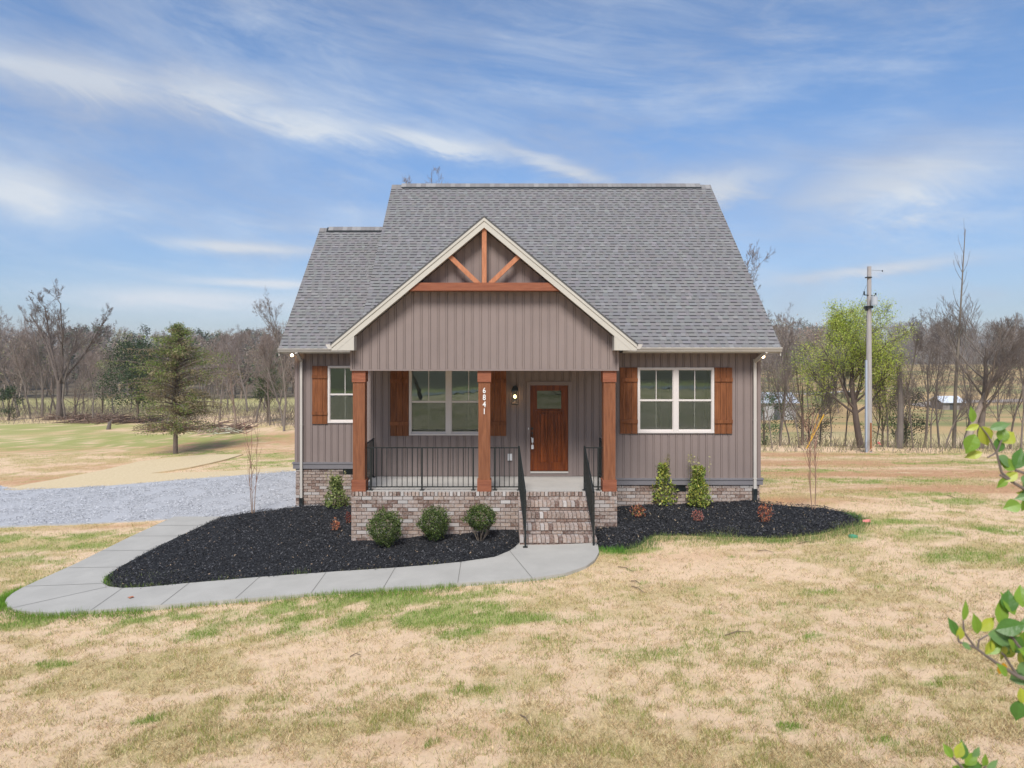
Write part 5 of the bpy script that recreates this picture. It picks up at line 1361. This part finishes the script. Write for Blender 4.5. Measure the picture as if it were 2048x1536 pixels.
bushy('sapling', 205, 56, 720, 3.4, 1800, [(.28, .33, .14), (.36, .40, .20)], 'pale green budding sapling in the left treeline', 'tree', seed=10, lsz=.07, zfoot=.4)
bushy('sapling', 150, 54, 745, 4.0, 1500, [(.22, .15, .12), (.28, .19, .14)], 'reddish budding sapling beside the wide bare tree', 'tree', seed=12, lsz=.07, zfoot=.3)

# the cedar in the left yard: tapered crown of drooping sprays, thin and brown inside
cx, cy = at(351, 906); Hc = world_z(652, cy)-float(zt(cx, cy))
r = np.random.default_rng(44); segs = [(0, 0, 0, -.2, .02, 0, Hc*.5, .11, .07), (0, .02, 0, Hc*.5, .05, 0, Hc*.97, .07, .015)]
AL, BL = [], []
for k_ in range(190):
    t = r.uniform(.14, 1.0)**.95; z = Hc*t; a = r.random()*6.283
    prof = 2.6*min(1, .16+(1-t)*1.9)**1.0*(.7+.3*min(1, (t-.05)/.2)); prof *= 1+.28*math.sin(a*2.3+t*9)+.15*math.sin(a*5-t*17); L_ = prof*r.uniform(.45, 1.15)
    p = np.array([.04, 0, z]); d = np.array([math.cos(a), math.sin(a), .25+.35*t]); n_ = 5
    for q in range(n_):
        p2 = p+d/np.linalg.norm(d)*L_/n_; segs.append((1, *p, *p2, .022*(1-q/n_)+.006, .022*(1-(q+1)/n_)+.005))
        d = d+np.array([r.normal(0, .1), r.normal(0, .1), -.14])
        m_ = int(22+30*(q/n_)); inner = q < 2
        Q = p+(p2-p)*r.random((m_, 1))+r.normal(0, .11, (m_, 3))*np.array([1, 1, .5]); Q[:, 2] -= np.abs(r.normal(0, .08, m_))
        if inner or r.random() < .34+.25*(t < .5): c_ = np.array([(.26, .22, .12), (.21, .175, .10), (.30, .25, .14)])[r.choice(3, m_)]
        else: c_ = np.array([(.14, .20, .045), (.19, .25, .06), (.10, .15, .04), (.25, .29, .08)])[r.choice(4, m_)]
        c_ = c_*r.uniform(.8, 1.2)*r.uniform(.75, 1.25, (m_, 1))
        AL.append(leaf_cards(Q, r.uniform(.05, .13, m_), c_, 3.2, (0, 0, -.3), r=r)); p = p2
tree_parts('cedar_tree', segs, 'sprawling green brown cedar standing alone in the left yard', 'tree', (1.1, 1, .95), (.2, .16, .13), extra=AL, loc=(cx, cy, float(zt(cx, cy))))

# low brush piles and logs along the left treeline
def brush(px, py, w, h, n, col_, label, name='brush_pile', seed=0, D=None):
    r = np.random.default_rng(seed); x, y = at(px, py); o = empty(name, (x, y, float(zt(x, y)))); tag(o, label, 'brush pile', 'cleared brush piles by the left treeline')
    p0 = np.stack([r.uniform(-w/2, w/2, n), r.uniform(-.8, .8, n), np.abs(r.normal(0, h*.45, n))], -1); a = r.random(n)*6.283; L_ = r.uniform(.3, 1.3, n)
    p1 = p0+np.stack([np.cos(a)*L_, np.sin(a)*L_, r.normal(0, .22, n)], -1); p1[:, 2] = np.abs(p1[:, 2])
    s_ = np.concatenate([p0, p1, np.full((n, 1), .022), np.full((n, 1), .010)], 1); s_[:, 6:8] *= r.uniform(.6, 2.2, (n, 1))
    c_ = np.array([col_, tuple(q*.6 for q in col_), tuple(min(.5, q*1.5) for q in col_)])[r.choice(3, n)]
    v_, f_, c2 = tubes(s_, 4, c_); link('branches', mesh_np('branches', v_, f_, twig_m, c2), o, local=True)
for k_, (px_, py_, w, h, lab) in enumerate([(225, 845, 6, .35, 'reddish brush pile left of the yard cedar'), (175, 838, 5, .25, 'low reddish brush pile by the wide bare tree'), (400, 860, 6, .35, 'reddish brush pile right behind the yard cedar'), (445, 866, 3, .2, 'small heap of pale logs near the dead tree')]):
    brush(px_, py_, w, h, 300 if k_ < 3 else 60, (.20, .135, .105) if k_ < 3 else (.42, .33, .25), lab, seed=k_)
mb = MB(); mb.tube((0, 0, -.05), (.10, 0, .42), .14, .10, 9); mb.tube((.1, 0, .42), (.28, 0, .62), .05, .02, 6)
o = mb.build('tree_stump', bark_m, local=True); x, y = at(217, 858); o.location = (x, y, float(zt(x, y))); tag(o, 'small dark stump in the green field on the left', 'stump')

# ------------------------------------------------------------------ far woods as one mass on each side
def woods(name, label, pts, seed, H=(8, 13), haze=.25):
    r = np.random.default_rng(seed); tiles = []
    for s_ in range(6):
        rr = random.Random(500+s_+seed); sg_ = grow(rr, 7, .14, 4, n_ch=(9, 6, 4), ang=(36, 38, 42), ratio=.46, first=.16, up=.1, jit=.12, segn=4, minr=.022)
        hm = max(s[6] for s in sg_); tiles.append(np.array([[q*10/hm for q in s[1:7]]+[s[7], s[8]] for s in sg_]))
    parts = []
    for (x, y) in pts:
        z = float(zt(x, y)); h_ = r.uniform(*H)*(.85+.35*vnoise(np.array([x*.03]), np.array([y*.03]), 3)[0]); t = tiles[r.integers(6)].copy(); a = r.random()*6.283; k = h_/10
        c, s_ = math.cos(a), math.sin(a)
        for o_ in (0, 3):
            X, Y = t[:, o_].copy()*k, t[:, o_+1].copy()*k; t[:, o_] = X*c-Y*s_+x; t[:, o_+1] = X*s_+Y*c+y; t[:, o_+2] = t[:, o_+2]*k+z
        kind = r.random()
        tw = np.array([(.235, .195, .165), (.29, .235, .19), (.20, .175, .155), (.27, .205, .165)][r.integers(4)])*r.uniform(.85, 1.15)
        parts.append(tubes(t, 3, np.tile(tw, (len(t), 1))))
        m_ = 260; e = t[r.choice(len(t), m_), 3:6]; e = e[e[:, 2] > z+h_*.3]; m_ = len(e)
        if kind < .12: fc = np.array((.075, .10, .055)); sz = (.4, .8)
        elif kind < .32: fc = np.array((.29, .30, .14)); sz = (.2, .4)
        else: fc = tw*1.05; sz = (.25, .6)
        if m_: parts.append(leaf_cards(e+r.normal(0, .35, (m_, 3)), r.uniform(*sz, m_), fc[None]*r.uniform(.8, 1.2, (m_, 1)), 3.5 if kind > .32 else 2, r=r))
    v_, f_, c_ = merge(parts); o = link(name, mesh_np(name, v_, f_, twig_m, c_)); tag(o, label, 'woods', kind='stuff')
r = np.random.default_rng(3); pts = []
for _ in range(900):
    D = r.uniform(92, 230); px_ = r.uniform(-700, 700); pts.append(((px_-HX)*D/F, D))
woods('far_woods', 'grey leafless woods on the rise behind the left treeline', pts, 1, (5.4, 8.2))
pts = []
for _ in range(520):
    D = r.uniform(245, 400); px_ = r.uniform(1400, 2500); pts.append(((px_-HX)*D/F, D))
for _ in range(70):
    D = r.uniform(110, 245); px_ = r.uniform(1450, 1700); pts.append(((px_-HX)*D/F, D))
woods('far_woods', 'brown leafless woods beyond the tan field on the right', pts, 2, (11, 16))
pts = [((r.uniform(640, 1500)-HX)*D/F, D) for D in r.uniform(60, 120, 70)]
woods('far_woods', 'leafless woods far behind the house', pts, 3, (6, 8))

# brushy undergrowth band beneath both treelines (one could not count it)
def under(name, label, xy, col_, seed, h=(.4, 1.6), n=16000):
    r = np.random.default_rng(seed); x, y = xy(r, n); z = hgt(x, y); m_ = len(x); hh = r.uniform(*h, m_)*(.3+vnoise(x*.8, y*.8, 4)); dx, dy = r.normal(0, .5, m_)*hh, r.normal(0, .5, m_)*hh
    s_ = np.stack([x, y, z-.05, x+dx, y+dy, z+hh, np.full(m_, .011), np.full(m_, .004)], -1)
    v_, f_, c_ = tubes(s_, 3, np.array(col_)[r.choice(len(col_), m_)]*r.uniform(.7, 1.2, (m_, 1))); o = link(name, mesh_np(name, v_, f_, twig_m, c_)); tag(o, label, 'undergrowth', kind='stuff')
def uxy_r(r, n):
    px_ = r.uniform(1515, 2150, n); X1 = (px_-HX)/F; D = 32+r.uniform(0, 8, n)-(px_-1520)/600*2.6; return X1*D, D
def uxy_l(r, n):
    px_ = r.uniform(-60, 640, n); D = r.uniform(47, 62, n)-np.clip(px_-380, 0, 300)*.028; return (px_-HX)/F*D, D
under('undergrowth', 'tangled brown undergrowth along the right treeline', uxy_r, [(.26, .21, .15), (.30, .25, .17), (.20, .16, .12), (.26, .27, .12)], 3, h=(.2, .9), n=1500)
under('undergrowth', 'tangled grey undergrowth along the left treeline', uxy_l, [(.24, .19, .16), (.20, .16, .14), (.28, .22, .17)], 4, h=(.3, 1.7), n=3200)

# ------------------------------------------------------------------ utility pole and details at right
Dp = 31.5; px0, py0 = (1737-HX)*Dp/F, Dp; zg = float(hgt(np.array([px0]), np.array([py0]))[0])
pole = empty('utility_pole', (px0, py0, zg)); tag(pole, 'weathered grey wooden utility pole with a small transformer', 'utility pole')
zp = lambda py: world_z(py, Dp)-zg
pole_m = mat('pole_wood', (.44, .42, .41), .95, base2=(.30, .28, .27), vscale=3, vec=(12, 12, .6), bump=.5, bscale=8)
mb = MB(); mb.tube((0, 0, -.3), (.03, 0, zp(533)), .155, .085, 12); mb.build('pole_shaft', pole_m, pole, local=True)
mb = MB(); mb.tube((.02, -.16, zp(900)), (.02, -.155, zp(845)), .05, .04, 8); mb.build('pole_stain', mat('rust_stain', (.30, .13, .05), .9, var=.2), pole, local=True)
mb = MB(); mb.box(-.20, -.13, -.14, -.05, 0, zp(720)); mb.build('conduit', mat('conduit', (.36, .42, .50), .6), pole, local=True)
mb = MB(); zc = zp(603); mb.tube((.10, -.30, zc-.18), (.10, -.30, zc+.18), .14, n=14); mb.tube((.10, -.30, zc+.18), (.10, -.30, zc+.21), .11, n=12); mb.tube((.04, -.30, zc+.2), (.04, -.30, zc+.3), .022); mb.tube((.16, -.30, zc+.2), (.16, -.30, zc+.28), .022)
mb.build('transformer', mat('transformer_grey', (.42, .46, .50), .5), pole, local=True)
mb = MB()
mb.bar((-.25, -.05, zp(590)), (.32, -.05, zp(592)), .04, .04); mb.box(-.25, -.21, -.08, -.02, zp(590), zp(583)); mb.box(.28, .32, -.08, -.02, zp(592), zp(586))
mb.build('bracket', MT['black'], pole, local=True); mb = MB(); mb.box(-.14, .14, -.14, .12, zp(617), zp(612)); mb.box(-.16, -.08, -.12, 0, zp(622), zp(618)); mb.box(-.16, -.13, -.1, 0, zp(618), zp(612)); mb.build('bracket', MT['black'], pole, local=True); mb = MB(); mb.box(-.12, .1, -.12, .1, zp(556), zp(554)); mb.build('bracket', MT['black'], pole, local=True); mb = MB(); mb.bar((.05, 0, zp(540)), (.7, .1, zp(541)), .009, .009); mb.box(.67, .71, .08, .11, zp(543), zp(540))
mb.build('bracket', MT['black'], pole, local=True)
for k_, (pb, pt, lab) in enumerate((((1613, 897), (1648, 829), 'yellow guy wire guard leaning toward the pole, lower and longer one'), ((1622, 875), (1637, 829), 'thin yellow guy wire guard beside the longer one'))):
    D = 30.2+k_*.6; a = place(pb[0], D); b = ((pt[0]-HX)*D/F, D, world_z(pt[1], D)); a = (a[0], a[1], max(a[2], world_z(pb[1], D)))
    a0 = place(1613, D) if k_ else a
    mb = MB(); mb.tube(a, b, (.028) if k_ == 0 else .016, n=8); gw_ = mb.build('guy_wire_guard', mat('yellow_plastic', (.62, .36, .03), .5)); tag(gw_, lab, 'guy wire guard', 'guy wire guards')
    m2 = MB(); m2.tube(a0 if k_ else a, a, .008, n=4) if k_ else None
    m2.tube(b, (px0-.1, py0, world_z(600 if k_ == 0 else 570, Dp)), .006, n=4); m2.build('guy_wire', MT['black'], gw_)
# marker stake with pink ribbon
D = 30.6; a = place(1734, D); mb = MB(); mb.bar(a, ((1752-HX)*D/F, D, world_z(888, D)), .035, .025); st_ = mb.build('marker_stake', mat('stake_wood', (.52, .36, .24), .9)); tag(st_, 'leaning wooden stake tied with pink ribbon near the pole', 'stake')
mb = MB(); b = ((1754-HX)*D/F, D-.03, world_z(886, D)); 
for q in range(4): mb.face([(b[0], b[1], b[2]+.05), (b[0]+.07, b[1]-.04*q, b[2]+.06), (b[0]+.16-.05*q, b[1]-.03, b[2]-.08+.02*q), (b[0]+.02, b[1], b[2]-.03)])
mb.build('ribbon', mat('pink_ribbon', (.75, .20, .20), .6), st_)
x, y = at(1731, 1048); z = float(zt(x, y)); mb = MB(); mb.tube((x, y, z), (x, y, z+.06), .003, n=4); mb.face([(x, y, z+.03), (x+.09, y-.02, z+.04), (x+.08, y-.03, z+.10), (x, y, z+.09)]); mb.face([(x, y, z+.04), (x-.05, y+.02, z+.03), (x-.05, y+.02, z+.08), (x, y, z+.085)])
o = mb.build('marker_flag', mat('pink_flag', (.80, .30, .28), .6)); tag(o, 'small pink marker flag at the tip of the right mulch bed', 'marker flag')
x, y = at(1706, 1071); z = float(hgt(np.array([x]), np.array([y]))[0]); mb = MB(); mb.tube((x, y, z-.01), (x, y, z+.035), .085, .08, 14); mb.tube((x, y, z+.035), (x, y, z+.05), .07, .03, 14)
o = mb.build('valve_cover', mat('green_plastic', (.08, .28, .15), .6)); tag(o, 'round green valve cover in the lawn off the right bed', 'valve cover')
# dead leaf on the walk
x, y = at(262, 1200); z = float(zt(x, y))+.04; mb = MB(); mb.face([(x-.07, y, z+.004), (x-.02, y-.04, z+.02), (x+.06, y-.01, z+.006), (x+.02, y+.03, z+.018)]); mb.face([(x-.02, y-.04, z+.02), (x+.0, y-.06, z+.004), (x+.04, y-.04, z+.02), (x+.06, y-.01, z+.006)])
o = mb.build('dead_leaf', mat('dead_leaf', (.35, .14, .08), .8)); tag(o, 'single reddish dead leaf lying on the left walkway', 'leaf')
# fallen twigs on the lawn
for k_, (pa, pb) in enumerate([((1236, 1132), (1268, 1142)), ((1515, 1100), (1548, 1103)), ((1596, 1085), (1630, 1082)), ((1263, 1170), (1290, 1184)), ((1450, 1270), (1500, 1262)), ((700, 1310), (722, 1306)), ((1895, 990), (1912, 996)), ((1262, 1160), (1282, 1166)), ((1040, 1430), (1062, 1450))]):
    a, b = at(*pa), at(*pb); za, zb_ = [float(hgt(np.array([q[0]]), np.array([q[1]]))[0]) for q in (a, b)]
    mb = MB(); m_ = ((a[0]+b[0])/2, (a[1]+b[1])/2+.03, (za+zb_)/2+.03); mb.tube((*a, za+.012), m_, .008, .007, 5); mb.tube(m_, (*b, zb_+.012), .007, .003, 5); mb.tube(m_, (m_[0]+.06, m_[1]+.08, m_[2]), .004, .002, 4)
    o = mb.build('fallen_twig', mat('twig_brown', (.20, .15, .10), .9) if k_ == 0 else bpy.data.materials['twig_brown']); tag(o, 'short brown twig lying on the front lawn', 'twig', 'twigs on the front lawn')

# distant sheds
def shed(px, py, D, w, d_, h, rf, label, wallc=(.25, .22, .2), rz=0):
    x = (px-HX)*D/F; z = float(zt(x, D)); o = empty('shed', (x, D, z), rz); tag(o, label, 'shed')
    mb = MB(); mb.box(-w/2, w/2, -d_/2, d_/2, -1, h); mb.build('wall', mat('shed_wall', wallc, .8), o, local=True)
    mb = MB(); mb.prism([(-d_/2-.4, h), (0, h+d_*.28), (d_/2+.4, h), (d_/2+.4, h-.12), (0, h+d_*.28-.12), (-d_/2-.4, h-.12)], -w/2-.4, w/2+.4, 'x'); mb.build('roof', mat('shed_roof', rf, .4, metal=.0), o, local=True)
    mb = MB(); mb.box(-w*.15, w*.15, -d_/2-.05, -d_/2-.002, -.5, h*.8); mb.build('door', mat('shed_door', (.08, .08, .08), .8), o, local=True)
shed(1892, 775, 120, 3.4, 3.5, 1.3, (.62, .66, .72), 'small low shed with a white roof in the tan field')
shed(1545, 770, 105, 5.0, 5, 2.6, (.50, .56, .64), 'pale blue grey roofed building just right of the house', (.4, .4, .4))
# far farm lane
mb = MB(); 
for a, b in (((1570, 790), (1650, 793)), ((1650, 793), (1760, 790))):
    pa = at(*a); pb = at(*b)
for p0, p1 in zip([(1560, 786), (1600, 789), (1640, 788), (1680, 784)], [(1600, 789), (1640, 788), (1680, 784), (1720, 783)]):
    a, b = at(*p0), at(*p1); mb.face([(a[0], a[1]-1.2, zt(a[0], a[1]-1.2)+.12), (b[0], b[1]-1.2, zt(b[0], b[1]-1.2)+.12), (b[0], b[1]+1.2, zt(b[0], b[1]+1.2)+.12), (a[0], a[1]+1.2, zt(a[0], a[1]+1.2)+.12)])
tag(mb.build('lane', mat('pale_gravel_lane', (.55, .50, .45), .9)), kind='structure')
mb = MB()
pl_ = [(1830, 812), (1880, 806), (1940, 803), (2000, 803), (2080, 800)]
for p0, p1 in zip(pl_, pl_[1:]):
    a, b = at(*p0), at(*p1); mb.face([(a[0], a[1]-2.5, zt(a[0], a[1]-2.5)+.1), (b[0], b[1]-2.5, zt(b[0], b[1]-2.5)+.1), (b[0], b[1]+2.5, zt(b[0], b[1]+2.5)+.1), (a[0], a[1]+2.5, zt(a[0], a[1]+2.5)+.1)])
tag(mb.build('lane', mat('grey_dirt_lane', (.30, .25, .21), .9)), kind='structure')

# mirrored in the panes: one tree by the road behind the camera
bare(1, (-7.5, -33, float(zt(-7.5, -33))), 11, 1, 'bare tree by the road behind the camera', None)
bare(4, (6, -34, float(zt(6, -34))), 10, 2, 'second bare tree by the road behind the camera', None)

# ------------------------------------------------------------------ broadleaf tree whose twigs reach in at the right
ft = empty('broadleaf_tree', (2.95, 2.0, float(zt(2.95, 2.0)))); tag(ft, 'glossy green broadleaf twigs reaching in close at the right edge', 'tree')
def img(px, py, D): return Vector(((px-HX)*D/F, D, CZ+(HY-py)*D/F))
big = mat('broad_leaf', (1, 1, 1), .38, attr=True, trans=.35, spec=.5, bump=.3, bscale=60)
def leafmesh(mb, p, d, nrm, L_, W_, c, curl=.15):
    d = Vector(d).normalized(); n_ = Vector(nrm); s_ = d.cross(n_).normalized(); n_ = s_.cross(d).normalized()
    prof = [0, .55, .86, 1, .92, .66, .28, 0]; m_ = len(prof)-1; prev = None
    for k_, w_ in enumerate(prof):
        t = k_/m_; q = p+d*L_*t-n_*(curl*L_*t*t); e = s_*W_/2*w_; up_ = n_*(.10*W_*w_)
        cur = (q-e+up_, q, q+e+up_)
        if prev:
            c2 = tuple(x*.88 for x in c)
            mb.face([prev[0], prev[1], cur[1], cur[0]], c); mb.face([prev[1], prev[2], cur[2], cur[1]], c2)
        prev = cur
tw, lv = MB(), MB(); rr = random.Random(3)
GC = [(.20, .34, .03), (.12, .27, .035), (.28, .40, .04), (.09, .22, .05), (.16, .32, .10), (.34, .42, .05)]
def twig(pts, r0=.006):
    for a, b, k_ in zip(pts, pts[1:], range(9)): tw.tube(a, b, r0*(1-.12*k_), r0*(1-.12*(k_+1)), 6)
def cluster(p, n, spread, L_=(.055, .085), cols=GC, bias=(-.3, -.2, .2)):
    for _ in range(n):
        d_ = Vector((rr.gauss(bias[0], .8), rr.gauss(bias[1], .5), rr.gauss(bias[2], .7))); q = p+Vector((rr.gauss(0, spread), rr.gauss(0, spread), rr.gauss(0, spread)))
        l = rr.uniform(*L_); leafmesh(lv, q, d_, (rr.gauss(0, .4), -1+rr.gauss(0, .5), .7+rr.gauss(0, .5)), l, l*rr.uniform(.48, .62), rr.choice(cols))
D = 2.1
def LF(px, py, dirx, diry, lpx, wpx, c, D=2.1, nz_=.5):
    """a leaf from a base point, its direction in the picture plane"""
    p = img(px, py, D); s_ = D/F; leafmesh(lv, p, (dirx, rr.uniform(-.25, .25), -diry), (rr.uniform(-.3, .3), -1, nz_), lpx*s_, wpx*s_, c)
# upper spray
twig([img(2120, 1020, 2.1), img(2060, 985, 2.1), img(2028, 966, 2.1), img(2003, 945, 2.1), img(1993, 905, 2.1), img(1975, 870, 2.1), img(1955, 845, 2.1)])
twig([img(2028, 966, 2.1), img(2000, 950, 2.1)], .004); twig([img(2110, 960, 2.1), img(2060, 950, 2.1), img(2030, 940, 2.1)], .005); twig([img(1993, 905, 2.1), img(1975, 915, 2.1)], .003); twig([img(1993, 905, 2.1), img(2003, 880, 2.1)], .003)
y_, g1, g2, g3 = (.42, .47, .05), (.20, .34, .035), (.09, .21, .035), (.17, .30, .10)
for a in [(1945, 846, -.1, -1, 34, 17, g1), (1958, 850, -.6, .2, 30, 14, y_), (1960, 852, .5, .9, 48, 34, y_), (1978, 858, 1, -.35, 42, 18, g3), (1950, 868, -.5, 1, 44, 30, g1), (1965, 905, -1, .35, 34, 18, y_), (2003, 885, .9, -.6, 40, 30, y_),
          (2003, 885, .2, -1, 34, 24, g1), (1993, 905, .3, -.9, 34, 26, g2), (1995, 912, .8, .5, 40, 24, g3), (2030, 940, -.6, -.5, 38, 26, g1), (2030, 938, .5, -1, 48, 30, g2), (2035, 945, -.9, .5, 36, 20, y_), (2045, 965, .4, .6, 34, 22, g3), (2060, 990, -.3, 1, 38, 26, g1), (2045, 925, .7, -.3, 40, 26, g2), (2015, 955, -.7, .7, 30, 16, g1)]:
    LF(*a)
for _ in range(16): px_ = rr.uniform(2035, 2120); LF(px_, 1000-(px_-2000)*.15+rr.uniform(-60, 40), rr.uniform(-1, 1), rr.uniform(-1, 1), rr.uniform(30, 48), rr.uniform(18, 30), rr.choice([g1, g2, g3, y_]))
# middle spray
twig([img(2150, 1400, 2.0), img(2080, 1370, 2.0), img(2035, 1352, 2.0), img(1993, 1326, 2.0), img(1950, 1295, 2.0), img(1928, 1265, 2.0), img(1926, 1240, 2.0)], .007)
twig([img(1950, 1295, 2.0), img(1918, 1284, 2.0), img(1914, 1270, 2.0)], .0035); twig([img(2035, 1352, 2.0), img(2008, 1310, 2.0), img(1995, 1300, 2.0)], .004); twig([img(2090, 1350, 2.0), img(2035, 1290, 2.0), img(2010, 1255, 2.0)], .005); twig([img(1955, 1298, 2.0), img(1958, 1280, 2.0), img(1975, 1270, 2.0)], .003)
for a in [(1926, 1242, .25, -1, 42, 15, g1), (1914, 1272, -.4, -1, 40, 21, g2), (1918, 1280, .1, -1, 28, 17, y_), (1922, 1284, .4, .3, 22, 12, g3), (1955, 1268, -.2, -1, 44, 22, g1), (1960, 1262, .9, -.6, 46, 22, y_), (1975, 1268, .8, .2, 62, 34, g3), (1980, 1270, .5, .8, 60, 38, g1),
          (1990, 1260, .9, -.3, 60, 34, g2), (2000, 1250, .2, -1, 50, 30, g1), (2015, 1225, .3, -1, 46, 36, g2), (2030, 1230, -.4, -1, 48, 30, g1), (2005, 1290, .2, 1, 40, 26, y_), (2000, 1290, -.9, .5, 34, 18, g1), (2035, 1255, .6, -.2, 60, 36, g3), (2020, 1275, .8, .6, 46, 28, g2), (2008, 1325, -.15, 1, 30, 20, (.75, .38, .02)), (2035, 1345, .5, -.7, 34, 20, g3), (2040, 1375, .1, 1, 34, 22, y_), (2038, 1400, -.2, 1, 42, 30, g2), (2055, 1330, .2, -.9, 40, 26, g1), (2045, 1215, .1, -1, 44, 30, g1), (1985, 1280, -.5, .9, 34, 20, y_)]:
    LF(*a, D=2.0)
for _ in range(26): px_ = rr.uniform(2010, 2120); LF(px_, 1300-(px_-2040)*.4+rr.uniform(-70, 50), rr.uniform(-1, 1), rr.uniform(-1, 1), rr.uniform(30, 50), rr.uniform(18, 30), rr.choice([g1, g2, g3, y_]), D=rr.uniform(1.95, 2.15))
# lower spray
twig([img(2100, 1640, 1.9), img(2000, 1590, 1.9), img(1935, 1550, 1.9), img(1920, 1530, 1.9), img(1905, 1515, 1.9)], .006); twig([img(1980, 1580, 1.9), img(1968, 1545, 1.9), img(1970, 1530, 1.9)], .004)
for a in [(1905, 1516, -.5, -.9, 30, 16, g1), (1912, 1516, .4, -.9, 34, 20, y_), (1925, 1520, .1, -1, 38, 22, g2), (1930, 1530, .7, -.8, 36, 22, g1), (1935, 1535, 1, -.1, 34, 24, g2), (1908, 1530, -.1, 1, 26, 16, g1), (1920, 1540, .3, .9, 40, 26, g2), (1968, 1535, 0, -1, 30, 12, g1), (1972, 1540, .9, -.5, 36, 13, g3), (1962, 1540, -.7, .6, 36, 22, g1), (1945, 1515, .5, -.7, 26, 14, g3), (1950, 1550, -.6, -.2, 40, 26, g1), (1985, 1555, -.6, .2, 40, 26, g2)]:
    LF(*a, D=1.9)
# the rest of the tree stands right of the frame
tw.tube((2.95, 2.0, -.2), (2.85, 2.0, 1.8), .055, .045, 9); tw.tube((2.85, 2.0, 1.8), (2.75, 2.05, 3.9), .045, .02, 9)
for z_, tgt in ((2.9, img(2120, 1020, 2.1)), (2.2, img(2150, 1400, 2.0)), (1.9, img(2100, 1640, 1.9)), (2.5, img(2090, 1350, 2.0)), (3.0, img(2110, 960, 2.1))):
    tw.tube((2.82, 2.03, z_), tgt, .016, .008, 7)
for _ in range(26):
    z_ = rr.uniform(1.6, 3.9); a = rr.uniform(-1.9, 1.6); e = Vector((2.8+math.cos(a)*rr.uniform(.3, .7), 2.0+math.sin(a)*rr.uniform(.3, .7), z_+rr.uniform(.1, .4)))
    if e.x/e.y < .86: continue
    tw.tube((2.8, 2.02, z_-.1), e, .009, .004, 5); cluster(e, 12, .07)
tw.build('trunk', mat('twig_bark', (.16, .13, .11), .9), ft); lv.build('crown', big, ft)

# ------------------------------------------------------------------ the air
hzm = bpy.data.materials.new('haze'); hzm.use_nodes = True; t = hzm.node_tree; t.nodes.clear()
ou = t.nodes.new('ShaderNodeOutputMaterial'); pv = t.nodes.new('ShaderNodeVolumePrincipled'); pv.inputs['Color'].default_value = (.86, .91, 1, 1); pv.inputs['Density'].default_value = .00042; pv.inputs['Anisotropy'].default_value = .0
t.links.new(pv.outputs[0], ou.inputs['Volume'])
mb = MB(); mb.box(-660, 660, -260, 660, -12, 30); hz_ = mb.build('haze', hzm); tag(hz_, kind='stuff'); hz_['label'] = 'thin pale haze in the air over the fields'
